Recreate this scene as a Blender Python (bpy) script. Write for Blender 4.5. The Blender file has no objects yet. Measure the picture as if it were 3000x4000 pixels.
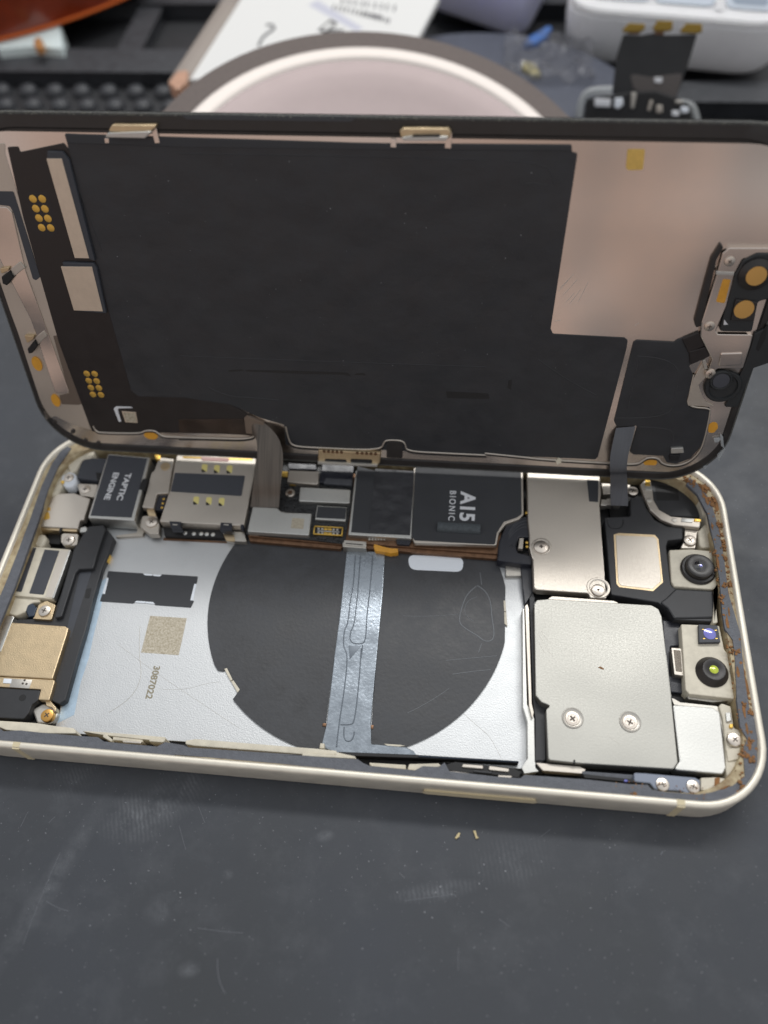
import bpy, bmesh, math, random
from mathutils import Vector, Matrix, Euler
random.seed(7)
scene = bpy.context.scene
col = scene.collection
# ------------------------------------------------------------------ camera (1 unit = 1 cm)
scene.unit_settings.system = 'METRIC'
scene.unit_settings.scale_length = 0.01
CAM = Vector((1.7988, -6.8211, 14.2187))
CROT = Euler((0.5736, 0.0435, 0.0955), 'XYZ')
CM = CROT.to_matrix()
FPX = 3037.86
cd = bpy.data.cameras.new('camera')
cd.sensor_fit = 'VERTICAL'; cd.sensor_height = 36.0; cd.sensor_width = 27.0
cd.lens = FPX / 4000 * 36.0
cd.clip_start = 0.1; cd.clip_end = 500
cam = bpy.data.objects.new('camera', cd); col.objects.link(cam)
cam.location = CAM; cam.rotation_euler = CROT
scene.camera = cam
cd.dof.use_dof = True
cd.dof.focus_distance = 14.7
cd.dof.aperture_fstop = 0.095
# ------------------------------------------------------------------ light
W = bpy.data.worlds.new('World'); scene.world = W; W.use_nodes = True
nt = W.node_tree; nt.nodes.clear()
wo = nt.nodes.new('ShaderNodeOutputWorld'); bg = nt.nodes.new('ShaderNodeBackground')
tc = nt.nodes.new('ShaderNodeTexCoord'); sx = nt.nodes.new('ShaderNodeSeparateXYZ')
rp = nt.nodes.new('ShaderNodeValToRGB'); mr = nt.nodes.new('ShaderNodeMapRange')
nt.links.new(tc.outputs['Generated'], sx.inputs[0]); nt.links.new(sx.outputs['Z'], mr.inputs[0])
mr.inputs[1].default_value = -1; mr.inputs[2].default_value = 1
rp2 = nt.nodes.new('ShaderNodeValToRGB'); mr2 = nt.nodes.new('ShaderNodeMapRange'); mxw = nt.nodes.new('ShaderNodeMixRGB')
nt.links.new(sx.outputs['X'], mr2.inputs[0]); mr2.inputs[1].default_value = .08; mr2.inputs[2].default_value = .44; mr2.interpolation_type = 'SMOOTHSTEP'
nt.links.new(mr.outputs[0], rp.inputs[0]); nt.links.new(mr.outputs[0], rp2.inputs[0])
nt.links.new(mr2.outputs[0], mxw.inputs[0]); nt.links.new(rp.outputs[0], mxw.inputs[1]); nt.links.new(rp2.outputs[0], mxw.inputs[2]); nt.links.new(mxw.outputs[0], bg.inputs[0])
for e_, p_, c_ in ((rp2.color_ramp.elements[0], .30, (.13, .13, .14, 1)), (rp2.color_ramp.elements[1], .78, (.58, .60, .63, 1)), (rp2.color_ramp.elements.new(.52), .52, (.30, .30, .31, 1))):
    e_.position = p_; e_.color = c_; nt.links.new(bg.outputs[0], wo.inputs[0])
e = rp.color_ramp.elements
e[0].position = 0.30; e[0].color = (0.245, 0.20, 0.18, 1)      # the workshop below and around: warm browns
e[1].position = 0.78; e[1].color = (0.58, 0.60, 0.63, 1)      # pale ceiling
m_ = rp.color_ramp.elements.new(0.52); m_.color = (0.56, 0.44, 0.39, 1)
bg.inputs[1].default_value = 0.8

def area(name, loc, target, sx_, sy_, power, colr):
    l = bpy.data.lights.new(name, 'AREA'); l.shape = 'RECTANGLE'; l.size = sx_; l.size_y = sy_
    l.energy = power; l.color = colr
    o = bpy.data.objects.new(name, l); col.objects.link(o); o.location = loc
    o.rotation_euler = (Vector(target) - Vector(loc)).to_track_quat('-Z', 'Y').to_euler()
    return o
area('ceiling_panel_lamp', (4, 44, 84), (0, 2, 0), 120, 74, 8000, (1.0, 0.985, 0.965))
area('bench_tube_lamp', (6, 38, 56), (0, 0, 0), 60, 4, 20500, (1.0, 0.99, 0.97))
scene.view_settings.view_transform = 'Standard'; scene.view_settings.look = 'None'
scene.view_settings.exposure = 0.3; scene.view_settings.gamma = 1.0
scene.view_settings.use_curve_mapping = False

# ------------------------------------------------------------------ materials
def lin(h):
    h = h.lstrip('#'); v = [int(h[i:i+2], 16) / 255 for i in (0, 2, 4)]
    return tuple(c / 12.92 if c <= .04045 else ((c + .055) / 1.055) ** 2.4 for c in v) + (1,)
def mat(name, hexc, rough=.5, metal=0., nscale=30., nstr=.0, var=.0, vscale=6., spec=.5, coat=0., rvar=.0, trans=0., hex2=None, alpha=1., stretch=None, detail=4., ior=None, wave=None, sss=0.):
    m = bpy.data.materials.new(name); m.use_nodes = True
    n = m.node_tree.nodes; L = m.node_tree.links; b = n['Principled BSDF']
    c = lin(hexc); b.inputs['Base Color'].default_value = c
    b.inputs['Roughness'].default_value = rough; b.inputs['Metallic'].default_value = metal
    b.inputs['Specular IOR Level'].default_value = spec; b.inputs['Coat Weight'].default_value = coat
    b.inputs['Transmission Weight'].default_value = trans; b.inputs['Alpha'].default_value = alpha
    if ior: b.inputs['IOR'].default_value = ior
    t = n.new('ShaderNodeTexCoord'); src = t.outputs['Object']
    if stretch:
        mp = n.new('ShaderNodeMapping'); mp.inputs['Scale'].default_value = stretch; L.new(src, mp.inputs[0]); src = mp.outputs[0]
    if var or rvar:
        z = n.new('ShaderNodeTexNoise'); z.inputs['Scale'].default_value = vscale; z.inputs['Detail'].default_value = 6; z.inputs['Roughness'].default_value = .65
        L.new(src, z.inputs['Vector'])
        r = n.new('ShaderNodeMapRange'); r.inputs[1].default_value = .3; r.inputs[2].default_value = .7
        L.new(z.outputs[0], r.inputs[0])
    if var:
        mx = n.new('ShaderNodeMixRGB'); L.new(r.outputs[0], mx.inputs[0])
        if hex2:
            c2 = lin(hex2); mx.inputs[1].default_value = c; mx.inputs[2].default_value = c2
        else:
            mx.inputs[1].default_value = tuple(x * (1 - var) for x in c[:3]) + (1,)
            mx.inputs[2].default_value = tuple(min(1, x * (1 + var)) for x in c[:3]) + (1,)
        L.new(mx.outputs[0], b.inputs['Base Color'])
    if rvar:
        q = n.new('ShaderNodeMapRange'); q.inputs[3].default_value = max(.03, rough - rvar); q.inputs[4].default_value = min(1, rough + rvar)
        L.new(r.outputs[0], q.inputs[0]); L.new(q.outputs[0], b.inputs['Roughness'])
    if nstr:
        z2 = n.new('ShaderNodeTexNoise'); z2.inputs['Scale'].default_value = nscale; z2.inputs['Detail'].default_value = detail
        L.new(src, z2.inputs['Vector'])
        bp = n.new('ShaderNodeBump'); bp.inputs['Strength'].default_value = nstr; bp.inputs['Distance'].default_value = .02
        L.new(z2.outputs[0], bp.inputs['Height']); L.new(bp.outputs[0], b.inputs['Normal'])
    if wave:      # thin sheet metal is never quite flat
        z3 = n.new('ShaderNodeTexNoise'); z3.inputs['Scale'].default_value = wave[0]; z3.inputs['Detail'].default_value = 1.0
        L.new(t.outputs['Object'], z3.inputs['Vector'])
        b3 = n.new('ShaderNodeBump'); b3.inputs['Strength'].default_value = 1; b3.inputs['Distance'].default_value = wave[1]
        L.new(z3.outputs[0], b3.inputs['Height'])
        if nstr: L.new(b3.outputs[0], bp.inputs['Normal'])
        else: L.new(b3.outputs[0], b.inputs['Normal'])
    if sss:
        b.inputs['Subsurface Weight'].default_value = sss; b.inputs['Subsurface Radius'].default_value = (1, 1, 1); b.inputs['Subsurface Scale'].default_value = 1.2
    return m
M = {}
M['frame'] = mat('ivory_anodised_metal', '#dfd9cb', .48, .5, 60, .04, .05, 4, spec=.6, rvar=.06)
M['ivory'] = mat('ivory_plastic', '#cfc8b6', .5, 0, 25, .12, .12, 5)
M['groove'] = mat('dirty_groove', '#c3b694', .6, 0, 22, .4, .5, 4, hex2='#7a6242')
M['gasket'] = mat('grey_gasket', '#595c63', .58, 0, 40, .5, .18, 9)
M['steel'] = mat('satin_steel', '#c4c0b8', .46, 1, 34, .08, .06, 40, rvar=.08, wave=(.6, .08))
M['steel_w'] = mat('warm_satin_steel', '#c9c2b8', .48, 1, 34, .08, .06, 40, rvar=.08, wave=(.5, .09))
M['steel_b'] = mat('bright_steel', '#c9c9c5', .46, 1, 32, .11, .08, 40, rvar=.10, wave=(.45, .12))
M['cover'] = mat('camera_cover_steel', '#a9a8a2', .50, 1, 32, .08, .09, 34, rvar=.10, wave=(.5, .10))
M['gold'] = mat('gold_plate', '#d0bb99', .42, 1, 50, .25, .06, 6, rvar=.05)
M['gilt'] = mat('gilt_contact', '#deb65a', .34, .75, 30, .1, .08, 20)
M['pale_gilt'] = mat('pale_gilt_contact', '#e6d98c', .4, .3)
M['copper'] = mat('copper_edge', '#745843', .40, .7, 30, .15, .3, 8)
M['black'] = mat('black_plastic', '#2c2d30', .5, 0, 80, .12, .08, 5)
M['black2'] = mat('matt_black_film', '#303236', .55, 0, 40, .05, .10, 3, rvar=.06)
M['deep'] = mat('dark_recess', '#141416', .6, 0)
M['label'] = mat('dark_grey_label', '#3b3e45', .55, 0, 60, .06, .05, 5)
M['navy'] = mat('navy_flex', '#25272f', .32, 0, 30, .05, .15, 4, rvar=.1)
M['ribbon'] = mat('ribbon_flex', '#5c554e', .32, .45, 14, .10, .35, 1.2, stretch=(14, .4, .4), rvar=.08)
M['ribbon_g'] = mat('grey_ribbon_flex', '#55575c', .32, .3, 14, .06, .12, 1.5, stretch=(14, .4, .4))
M['pcb'] = mat('black_potting', '#1d1e20', .32, 0, 16, 1.0, .3, 8, rvar=.15, detail=6)
M['white'] = mat('white_print', '#d6d8dc', .6)
M['pill'] = mat('pale_sticker', '#e2e8ef', .55, 0, 40, .05)
M['screw'] = mat('screw_steel', '#d6cdc2', .28, 1, 40, .05)
M['screw_g'] = mat('gilt_screw', '#d9a860', .3, 1, 40, .05)
M['slot'] = mat('screw_slot', '#57504a', .5, .6)
M['rust'] = mat('rust', '#96683c', .85, 0, 40, .6, .5, 6, hex2='#6b5034')
M['kapton'] = mat('amber_film', '#d59a35', .3, 0, 20, .1, .1)
M['yellow'] = mat('yellow_patch', '#dcb763', .45, .2, 30, .15, .12, 9)
M['blue'] = mat('blue_film', '#b0c4d4', .46, .6, 30, .1, .12, 5)
M['glass'] = mat('lens_glass', '#101018', .06, 0, coat=1., spec=.8)
M['violet'] = mat('violet_filter', '#6a6cb8', .12, .3, coat=1.)
M['lime'] = mat('lime_lens', '#b9c832', .12, .2, coat=1.)
M['amberlens'] = mat('amber_lens', '#d9aa62', .3, .55)
M['etch'] = mat('etched_mark', '#cdc6b6', .6, .3, 30, .3, .5, 24, hex2='#968b74')
M['print'] = mat('grey_print', '#8d8672', .6)
M['border'] = mat('display_border', '#292625', .38, 0, 30, .05, .2, 3, rvar=.08)
M['lcd_metal'] = mat('display_backing_steel', '#d9cec5', .22, 1, 60, .015, .0, 3, rvar=.04, wave=(.30, .42))
M['graphite'] = mat('graphite_sheet', '#2b2d31', .44, 0, 3.2, .55, .12, 2, rvar=.08, wave=(.9, .07))
M['flexblk'] = mat('flex_board', '#1f1a1a', .38, 0, 6, .08, .15, 3, rvar=.08)
M['chip'] = mat('satin_chip_cover', '#d6c8b6', .42, .7, 50, .2, .05, 8)
M['mat'] = None
# back plate with punched dimples
def plate_mat():
    m = mat('dimpled_back_plate', '#c6c8c9', .50, .9, 40, .0, .04, 3, rvar=.05)
    n = m.node_tree.nodes; L = m.node_tree.links; b = n['Principled BSDF']; t = [q for q in n if q.type == 'TEX_COORD'][0]
    v = n.new('ShaderNodeTexVoronoi'); v.inputs['Scale'].default_value = 9.5; v.inputs['Randomness'].default_value = .12
    L.new(t.outputs['Object'], v.inputs['Vector'])
    r = n.new('ShaderNodeMapRange'); r.inputs[1].default_value = 0.05; r.inputs[2].default_value = .30; r.inputs[3].default_value = 1; r.inputs[4].default_value = 0
    L.new(v.outputs['Distance'], r.inputs[0])
    z = n.new('ShaderNodeTexNoise'); z.inputs['Scale'].default_value = 40; L.new(t.outputs['Object'], z.inputs['Vector'])
    ad = n.new('ShaderNodeMath'); ad.operation = 'MULTIPLY_ADD'; ad.inputs[1].default_value = .6; L.new(z.outputs[0], ad.inputs[0]); L.new(r.outputs[0], ad.inputs[2])
    bp = n.new('ShaderNodeBump'); bp.inputs['Strength'].default_value = .45; bp.inputs['Distance'].default_value = .014
    L.new(ad.outputs[0], bp.inputs['Height']); L.new(bp.outputs[0], b.inputs['Normal'])
    return m
M['plate'] = plate_mat()
def mat_mat():
    m = bpy.data.materials.new('silicone_mat'); m.use_nodes = True
    n = m.node_tree.nodes; L = m.node_tree.links; b = n['Principled BSDF']
    t = n.new('ShaderNodeTexCoord')
    def noise(s, d=5, r=.6):
        z = n.new('ShaderNodeTexNoise'); z.inputs['Scale'].default_value = s; z.inputs['Detail'].default_value = d; z.inputs['Roughness'].default_value = r
        L.new(t.outputs['Object'], z.inputs['Vector']); return z.outputs[0]
    def rng(s, a, bb, c=0., d=1.):
        q = n.new('ShaderNodeMapRange'); q.inputs[1].default_value = a; q.inputs[2].default_value = bb; q.inputs[3].default_value = c; q.inputs[4].default_value = d
        L.new(s, q.inputs[0]); return q.outputs[0]
    def mix(f, a, bb):
        q = n.new('ShaderNodeMixRGB'); L.new(f, q.inputs[0])
        for i, c in ((1, a), (2, bb)):
            if isinstance(c, tuple): q.inputs[i].default_value = c
            else: L.new(c, q.inputs[i])
        return q.outputs[0]
    base = mix(rng(noise(.16, 3), .35, .65), lin('#34373b'), lin('#383c43'))
    base = mix(rng(noise(1.1, 6, .7), .50, .75, 0, .55), base, lin('#4a4d52'))       # rubbed dusty smears
    base = mix(rng(noise(3.2, 10, .8), .62, .74, 0, .55), base, lin('#606268'))        # small scuffs
    base = mix(rng(noise(22, 3, .5), .70, .76, 0, .75), base, lin('#9a9ca2'))       # specks of dust
    for (fx, fy, sx_, sy_, rot, amt) in FINGERS:      # greasy finger marks
        mp_ = n.new('ShaderNodeMapping'); mp_.vector_type = 'TEXTURE'; mp_.inputs['Location'].default_value = (fx, fy, 0); mp_.inputs['Rotation'].default_value = (0, 0, rot); mp_.inputs['Scale'].default_value = (sx_, sy_, 1)
        L.new(t.outputs['Object'], mp_.inputs[0])
        gr = n.new('ShaderNodeTexGradient'); gr.gradient_type = 'SPHERICAL'; L.new(mp_.outputs[0], gr.inputs[0])
        wv = n.new('ShaderNodeTexWave'); wv.inputs['Scale'].default_value = 3.6; wv.inputs['Distortion'].default_value = 3.0; wv.inputs['Detail Scale'].default_value = 1.2
        L.new(mp_.outputs[0], wv.inputs['Vector'])
        m1 = n.new('ShaderNodeMath'); m1.operation = 'MULTIPLY'; L.new(rng(wv.outputs['Fac'], .2, .8, .35, 1), m1.inputs[0]); m0 = n.new('ShaderNodeMath'); m0.operation = 'MULTIPLY'; L.new(rng(gr.outputs['Fac'], .05, .9), m0.inputs[0]); L.new(rng(noise(2.6, 8, .75), .38, .66), m0.inputs[1]); L.new(m0.outputs[0], m1.inputs[1])
        m2 = n.new('ShaderNodeMath'); m2.operation = 'MULTIPLY'; L.new(m1.outputs[0], m2.inputs[0]); m2.inputs[1].default_value = amt * 2.0
        base = mix(m2.outputs[0], base, lin('#66696e'))
    L.new(base, b.inputs['Base Color'])
    L.new(rng(noise(1.3, 5), .3, .7, .46, .62), b.inputs['Roughness'])
    bp = n.new('ShaderNodeBump'); bp.inputs['Strength'].default_value = .25; bp.inputs['Distance'].default_value = .01
    L.new(noise(28, 6, .7), bp.inputs['Height']); L.new(bp.outputs[0], b.inputs['Normal'])
    return m

# ------------------------------------------------------------------ frames: surfaces the measured outlines lie on
class Frame:
    def __init__(s, o, ex, ey):
        s.o = Vector(o); s.ex = Vector(ex).normalized(); s.ey = Vector(ey).normalized(); s.n = s.ex.cross(s.ey)
        s.mat = Matrix((s.ex, s.ey, s.n)).transposed().to_4x4(); s.mat.translation = s.o; s.inv = s.mat.inverted()
    def px(s, x, y, h):
        d = CM @ Vector(((x - 1500) / FPX, -(y - 2000) / FPX, -1))
        O = s.o + s.n * h; k = (O - CAM).dot(s.n) / d.dot(s.n); q = CAM + d * k - O
        return (q.dot(s.ex), q.dot(s.ey))
TB = Frame((0, 0, 0), (1, 0, 0), (0, 1, 0))
_th, _yw, _rl = 1.2662, .0018, -.0037      # the display leans back 17 degrees from upright
_ex = Vector((math.cos(_yw)*math.cos(_rl), math.sin(_yw)*math.cos(_rl), math.sin(_rl)))
_up = Vector((-math.sin(_yw)*math.cos(_th), math.cos(_yw)*math.cos(_th), math.sin(_th))); _up = (_up - _ex*_up.dot(_ex)).normalized()
DS = Frame((0, 2.9724, 0.7456), _ex, _up)
def rayp(x, y, depth):
    return CAM + CM @ Vector(((x - 1500) / FPX, -(y - 2000) / FPX, -1)) * depth
ORG = dict(A=(0, 400, 2.074), B=(0, 1100, 2.074), C=(700, 400, 1.3825), D=(700, 1100, 1.3825), E=(1900, 400, 1.508), F=(2100, 1000, 1.8433),
           G=(0, 1700, 2.765), H=(0, 2250, 2.765), I=(550, 1700, 2.0738), J=(1300, 1700, 2.0738), K=(2000, 1750, 1.659), L=(2000, 2300, 1.659),
           M=(300, 2050, 1.508), N=(1200, 2050, 1.659), P=(0, 0, 1.0), O=(0, 0, .553), Q=(0, 0, 2.212), R=(2150, 0, 1.952), S=(0, 2800, 1.106), T=(1500, 2800, 1.106))
def full(c, pts):
    ox, oy, s = ORG[c]; return [(ox + x / s, oy + y / s) for x, y in pts]
def tr(fr, c, pts, h):
    """measured outline -> local coordinates on the surface at height h"""
    return [fr.px(x, y, h) for x, y in full(c, pts)]
def rnd(poly, r, seg=4):
    out = []; N = len(poly)
    for i in range(N):
        a, b, c = Vector(poly[i-1]), Vector(poly[i]), Vector(poly[(i+1) % N])
        d1 = (a - b); d2 = (c - b); l1, l2 = d1.length, d2.length
        if l1 < 1e-6 or l2 < 1e-6: continue
        d1 /= l1; d2 /= l2; ang = d1.angle(d2, 0)
        if ang > 2.95 or ang < .05: out.append(tuple(b)); continue
        t = min(r / math.tan(ang / 2), .45 * l1, .45 * l2)
        p, q = b + d1 * t, b + d2 * t
        for k in range(seg + 1):
            u = k / seg; out.append(tuple((1-u)**2 * p + 2*u*(1-u) * b + u*u * q))
    return out
def link(name, me, m, parent=None, ang=.7):
    o = bpy.data.objects.new(name, me); col.objects.link(o)
    if m is not None:
        for mm in (m if isinstance(m, (list, tuple)) else [m]): me.materials.append(mm)
    if parent: o.parent = parent
    me.set_sharp_from_angle(angle=ang)
    for p in me.polygons: p.use_smooth = len(p.vertices) <= 4
    return o
def newmesh(bm, name):
    bmesh.ops.recalc_face_normals(bm, faces=bm.faces[:])
    me = bpy.data.meshes.new(name); bm.to_mesh(me); bm.free(); return me
def add_prism(bm, poly, z0, z1, bev=.012, seg=2):
    vs = [bm.verts.new((x, y, z1)) for x, y in poly]
    f = bm.faces.new(vs); f.normal_update()
    if f.normal.z < 0: f.normal_flip()
    vb = [bm.verts.new((x, y, z0)) for x, y in poly]
    N = len(vs); sides = []
    for i in range(N):
        sides.append(bm.faces.new((vs[i], vs[(i+1) % N], vb[(i+1) % N], vb[i])))
    bm.faces.new(vb)
    if bev:
        bmesh.ops.bevel(bm, geom=list(f.edges), offset=bev, segments=seg, profile=.5, affect='EDGES', clamp_overlap=True)
def prism(name, parent, m, poly, z0, z1, bev=.012, r=0, seg=2):
    if r: poly = rnd(poly, r)
    bm = bmesh.new(); add_prism(bm, poly, z0, z1, bev, seg)
    return link(name, newmesh(bm, name), m, parent)
def box2(cx, cy, w, h, ang=0):
    c, s = math.cos(ang), math.sin(ang)
    return [(cx + x*c - y*s, cy + x*s + y*c) for x, y in ((-w/2, -h/2), (w/2, -h/2), (w/2, h/2), (-w/2, h/2))]
def oval(cx, cy, rx, ry, n=20):
    return [(cx + rx*math.cos(2*math.pi*k/n), cy + ry*math.sin(2*math.pi*k/n)) for k in range(n)]
def add_lathe(bm, cx, cy, prof, seg=32, mi=0):
    rings = []
    for r, z in prof:
        if r <= 1e-6: rings.append([bm.verts.new((cx, cy, z))])
        else: rings.append([bm.verts.new((cx + r*math.cos(2*math.pi*k/seg), cy + r*math.sin(2*math.pi*k/seg), z)) for k in range(seg)])
    for a, b in zip(rings, rings[1:]):
        for k in range(seg):
            k2 = (k+1) % seg
            if len(a) == 1 and len(b) == 1: continue
            if len(a) == 1: f = bm.faces.new((a[0], b[k], b[k2]))
            elif len(b) == 1: f = bm.faces.new((a[k], b[0], a[k2]))
            else: f = bm.faces.new((a[k], b[k], b[k2], a[k2]))
            f.material_index = mi
def lathe(name, parent, m, cx, cy, prof, seg=32, ang=.7):
    bm = bmesh.new(); add_lathe(bm, cx, cy, prof, seg)
    return link(name, newmesh(bm, name), m, parent, ang)
def text(name, parent, m, body, cx, cy, z, length, height, ang, thick=.002, bold=.0, spacing=1.):
    cu = bpy.data.curves.new('lettering', 'FONT'); cu.body = body; cu.offset = bold; cu.space_character = spacing
    cu.align_x = 'CENTER'; cu.align_y = 'CENTER'; cu.extrude = .0
    o = bpy.data.objects.new('lettering', cu); col.objects.link(o)
    dg = bpy.context.evaluated_depsgraph_get(); me = bpy.data.meshes.new_from_object(o.evaluated_get(dg))
    bpy.data.objects.remove(o); bpy.data.curves.remove(cu)
    xs = [v.co.x for v in me.vertices]; ys = [v.co.y for v in me.vertices]
    mx, my = (min(xs)+max(xs))/2, (min(ys)+max(ys))/2; w = max(xs)-min(xs); h = max(ys)-min(ys)
    c, s = math.cos(ang), math.sin(ang)
    for v in me.vertices:
        x = (v.co.x - mx) / w * length; y = (v.co.y - my) / h * height
        v.co = (cx + x*c - y*s, cy + x*s + y*c, z)
    me.materials.clear()
    bm = bmesh.new(); bm.from_mesh(me)
    g = bmesh.ops.extrude_face_region(bm, geom=bm.faces[:]); bmesh.ops.translate(bm, vec=(0, 0, -thick), verts=[q for q in g['geom'] if isinstance(q, bmesh.types.BMVert)])
    bm.to_mesh(me); bm.free()
    return link(name, me, m, parent)
def wire(name, parent, m, pts, r=.006, closed=False):
    cu = bpy.data.curves.new(name, 'CURVE'); cu.dimensions = '3D'; cu.bevel_depth = r; cu.bevel_resolution = 1; cu.resolution_u = 6
    s = cu.splines.new('NURBS'); s.points.add(len(pts)-1); s.use_endpoint_u = True; s.order_u = 3; s.use_cyclic_u = closed
    for q, p in zip(s.points, pts): q.co = (*p, 1)
    o = bpy.data.objects.new(name, cu); col.objects.link(o)
    dg = bpy.context.evaluated_depsgraph_get(); me = bpy.data.meshes.new_from_object(o.evaluated_get(dg)); bpy.data.objects.remove(o); bpy.data.curves.remove(cu)
    me.materials.clear()
    return link(name, me, m, parent, 1.2)
def twire(name, parent, m, c, pts, h, r, fr=TB): return wire(name, parent, m, [(*p, h) for p in tr(fr, c, pts, h)], r)
def prop(o, label=None, cat=None, group=None, kind=None):
    if label: o['label'] = label
    if cat: o['category'] = cat
    if group: o['group'] = group
    if kind: o['kind'] = kind
    return o
def empty(name, mat4=None, label=None, cat=None):
    o = bpy.data.objects.new(name, None); o.empty_display_size = .5; col.objects.link(o)
    if mat4 is not None: o.matrix_world = mat4
    return prop(o, label, cat)
# screws share their mesh per kind
def screw_mesh(kind):
    bm = bmesh.new(); K_ = .6 if kind == 'plain' else 1.
    add_lathe(bm, 0, 0, [(1, -.9), (1, -.12), (.9, 0), (.62, .02), (.58, -.03), (0, -.03)] if kind == 'dish' else [(1, -.9), (1, -.2), (.93, -.05), (.80, 0), (0, .02)], 24)
    zt = .03
    for a in (0, math.pi/2):
        c, s = math.cos(a + .5), math.sin(a + .5)
        vs = [bm.verts.new((x*c - y*s, x*s + y*c, zt)) for x, y in ((-.42*K_, -.09), (.42*K_, -.09), (.42*K_, .09), (-.42*K_, .09))]
        vb = [bm.verts.new((v.co.x, v.co.y, zt - .1)) for v in vs]
        f = bm.faces.new(vs); f.material_index = 1
        for i in range(4): bm.faces.new((vs[i], vs[(i+1) % 4], vb[(i+1) % 4], vb[i])).material_index = 1
        zt += .012
    me = newmesh(bm, 'screw')
    for p in me.polygons: p.use_smooth = True
    me.set_sharp_from_angle(angle=.5)
    return me
SM = {}
def screw(fr, parent, c, x, y, rpx, h, gilt=False, kind='flat', rot=None):
    key = (kind, gilt)
    if key not in SM:
        SM[key] = screw_mesh(kind)
        SM[key].materials.append(M['screw_g'] if gilt else M['screw']); SM[key].materials.append(M['slot'])
    fx, fy = full(c, [(x, y)])[0]; u, v = fr.px(fx, fy, h)
    u2, v2 = fr.px(fx + rpx / ORG[c][2], fy, h)
    r = math.hypot(u2-u, v2-v)
    o = bpy.data.objects.new('screw', SM[key]); col.objects.link(o); o.parent = parent
    o.location = (u, v, h); o.scale = (r, r, r); o.rotation_euler = (0, 0, random.random()*3 if rot is None else rot)
    return o
def ribbon(name, parent, m, rows, thick=.012, sub=6):
    """rows: (left point, right point) in world space -> a smooth thin strip"""
    def cat_(p, t):
        N = len(p) - 1; f = t * N; i = min(int(f), N - 1); u = f - i
        p0 = p[max(i-1, 0)]; p1 = p[i]; p2 = p[i+1]; p3 = p[min(i+2, N)]
        return .5 * ((2*p1) + (p2-p0)*u + (2*p0-5*p1+4*p2-p3)*u*u + (3*p1-p0-3*p2+p3)*u**3)
    Ls = [Vector(a) for a, b in rows]; Rs = [Vector(b) for a, b in rows]
    n = sub * (len(rows)-1); bm = bmesh.new(); top = []; bot = []
    for i in range(n+1):
        a = cat_(Ls, i/n); b = cat_(Rs, i/n)
        a2 = cat_(Ls, min(1, (i+.5)/n)); a1 = cat_(Ls, max(0, (i-.5)/n))
        nn = (b-a).cross(a2-a1).normalized()
        if nn.dot(CAM - a) < 0: nn = -nn
        K = 6
        top.append([bm.verts.new(a.lerp(b, k/K)) for k in range(K+1)])
        bot.append([bm.verts.new(a.lerp(b, k/K) - nn*thick) for k in range(K+1)])
    for i in range(n):
        for k in range(6):
            bm.faces.new((top[i][k], top[i][k+1], top[i+1][k+1], top[i+1][k]))
            bm.faces.new((bot[i][k], bot[i+1][k], bot[i+1][k+1], bot[i][k+1]))
        for k, q in ((0, 0), (6, 6)):
            bm.faces.new((top[i][k], top[i+1][k], bot[i+1][q], bot[i][q]))
    for i in (0, n):
        for k in range(6): bm.faces.new((top[i][k], top[i][k+1], bot[i][k+1], bot[i][k]))
    o = link(name, newmesh(bm, name), m, None)
    if parent:
        o.parent = parent; o.matrix_parent_inverse = parent.matrix_world.inverted()
    return o
def rrect(L, Wd, R, inset=0., seg=12):
    hx, hy = L/2 - inset, Wd/2 - inset; r = max(R - inset, .05); out = []
    for cx, cy, a0 in ((hx-r, hy-r, 0), (-hx+r, hy-r, 90), (-hx+r, -hy+r, 180), (hx-r, -hy+r, 270)):
        for k in range(seg+1):
            a = math.radians(a0 + 90*k/seg); out.append((cx + r*math.cos(a), cy + r*math.sin(a)))
    return out
def sweep(name, parent, m, L, Wd, R, prof, closed=True, seg=12):
    bm = bmesh.new(); rings = []
    for ins, z in prof: rings.append([bm.verts.new((x, y, z)) for x, y in rrect(L, Wd, R, ins, seg)])
    N = len(rings[0]); pr = list(zip(rings, rings[1:] + rings[:1])) if closed else list(zip(rings, rings[1:]))
    for a, b in pr:
        for k in range(N): bm.faces.new((a[k], a[(k+1) % N], b[(k+1) % N], b[k]))
    return link(name, newmesh(bm, name), m, parent, .9)

FINGERS = [(*TB.px(545, 3190, 0), .85, .55, .35, .5), (*TB.px(700, 3090, 0), .8, .5, .7, .32), (*TB.px(300, 3040, 0), .7, .45, .6, .25), (*TB.px(2000, 3360, 0), .9, .5, .2, .25), (*TB.px(200, 3450, 0), .25, 2.0, -.35, .45), (*TB.px(740, 3785, 0), .22, .16, .2, .6), (*TB.px(890, 3415, 0), .12, .10, 0, .8), (*TB.px(1270, 3265, 0), .2, .12, .3, .6), (*TB.px(640, 3550, 0), .4, .3, .3, .4), (*TB.px(1700, 3480, 0), .9, .18, .22, .5)]
M['mat'] = mat_mat()
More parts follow.
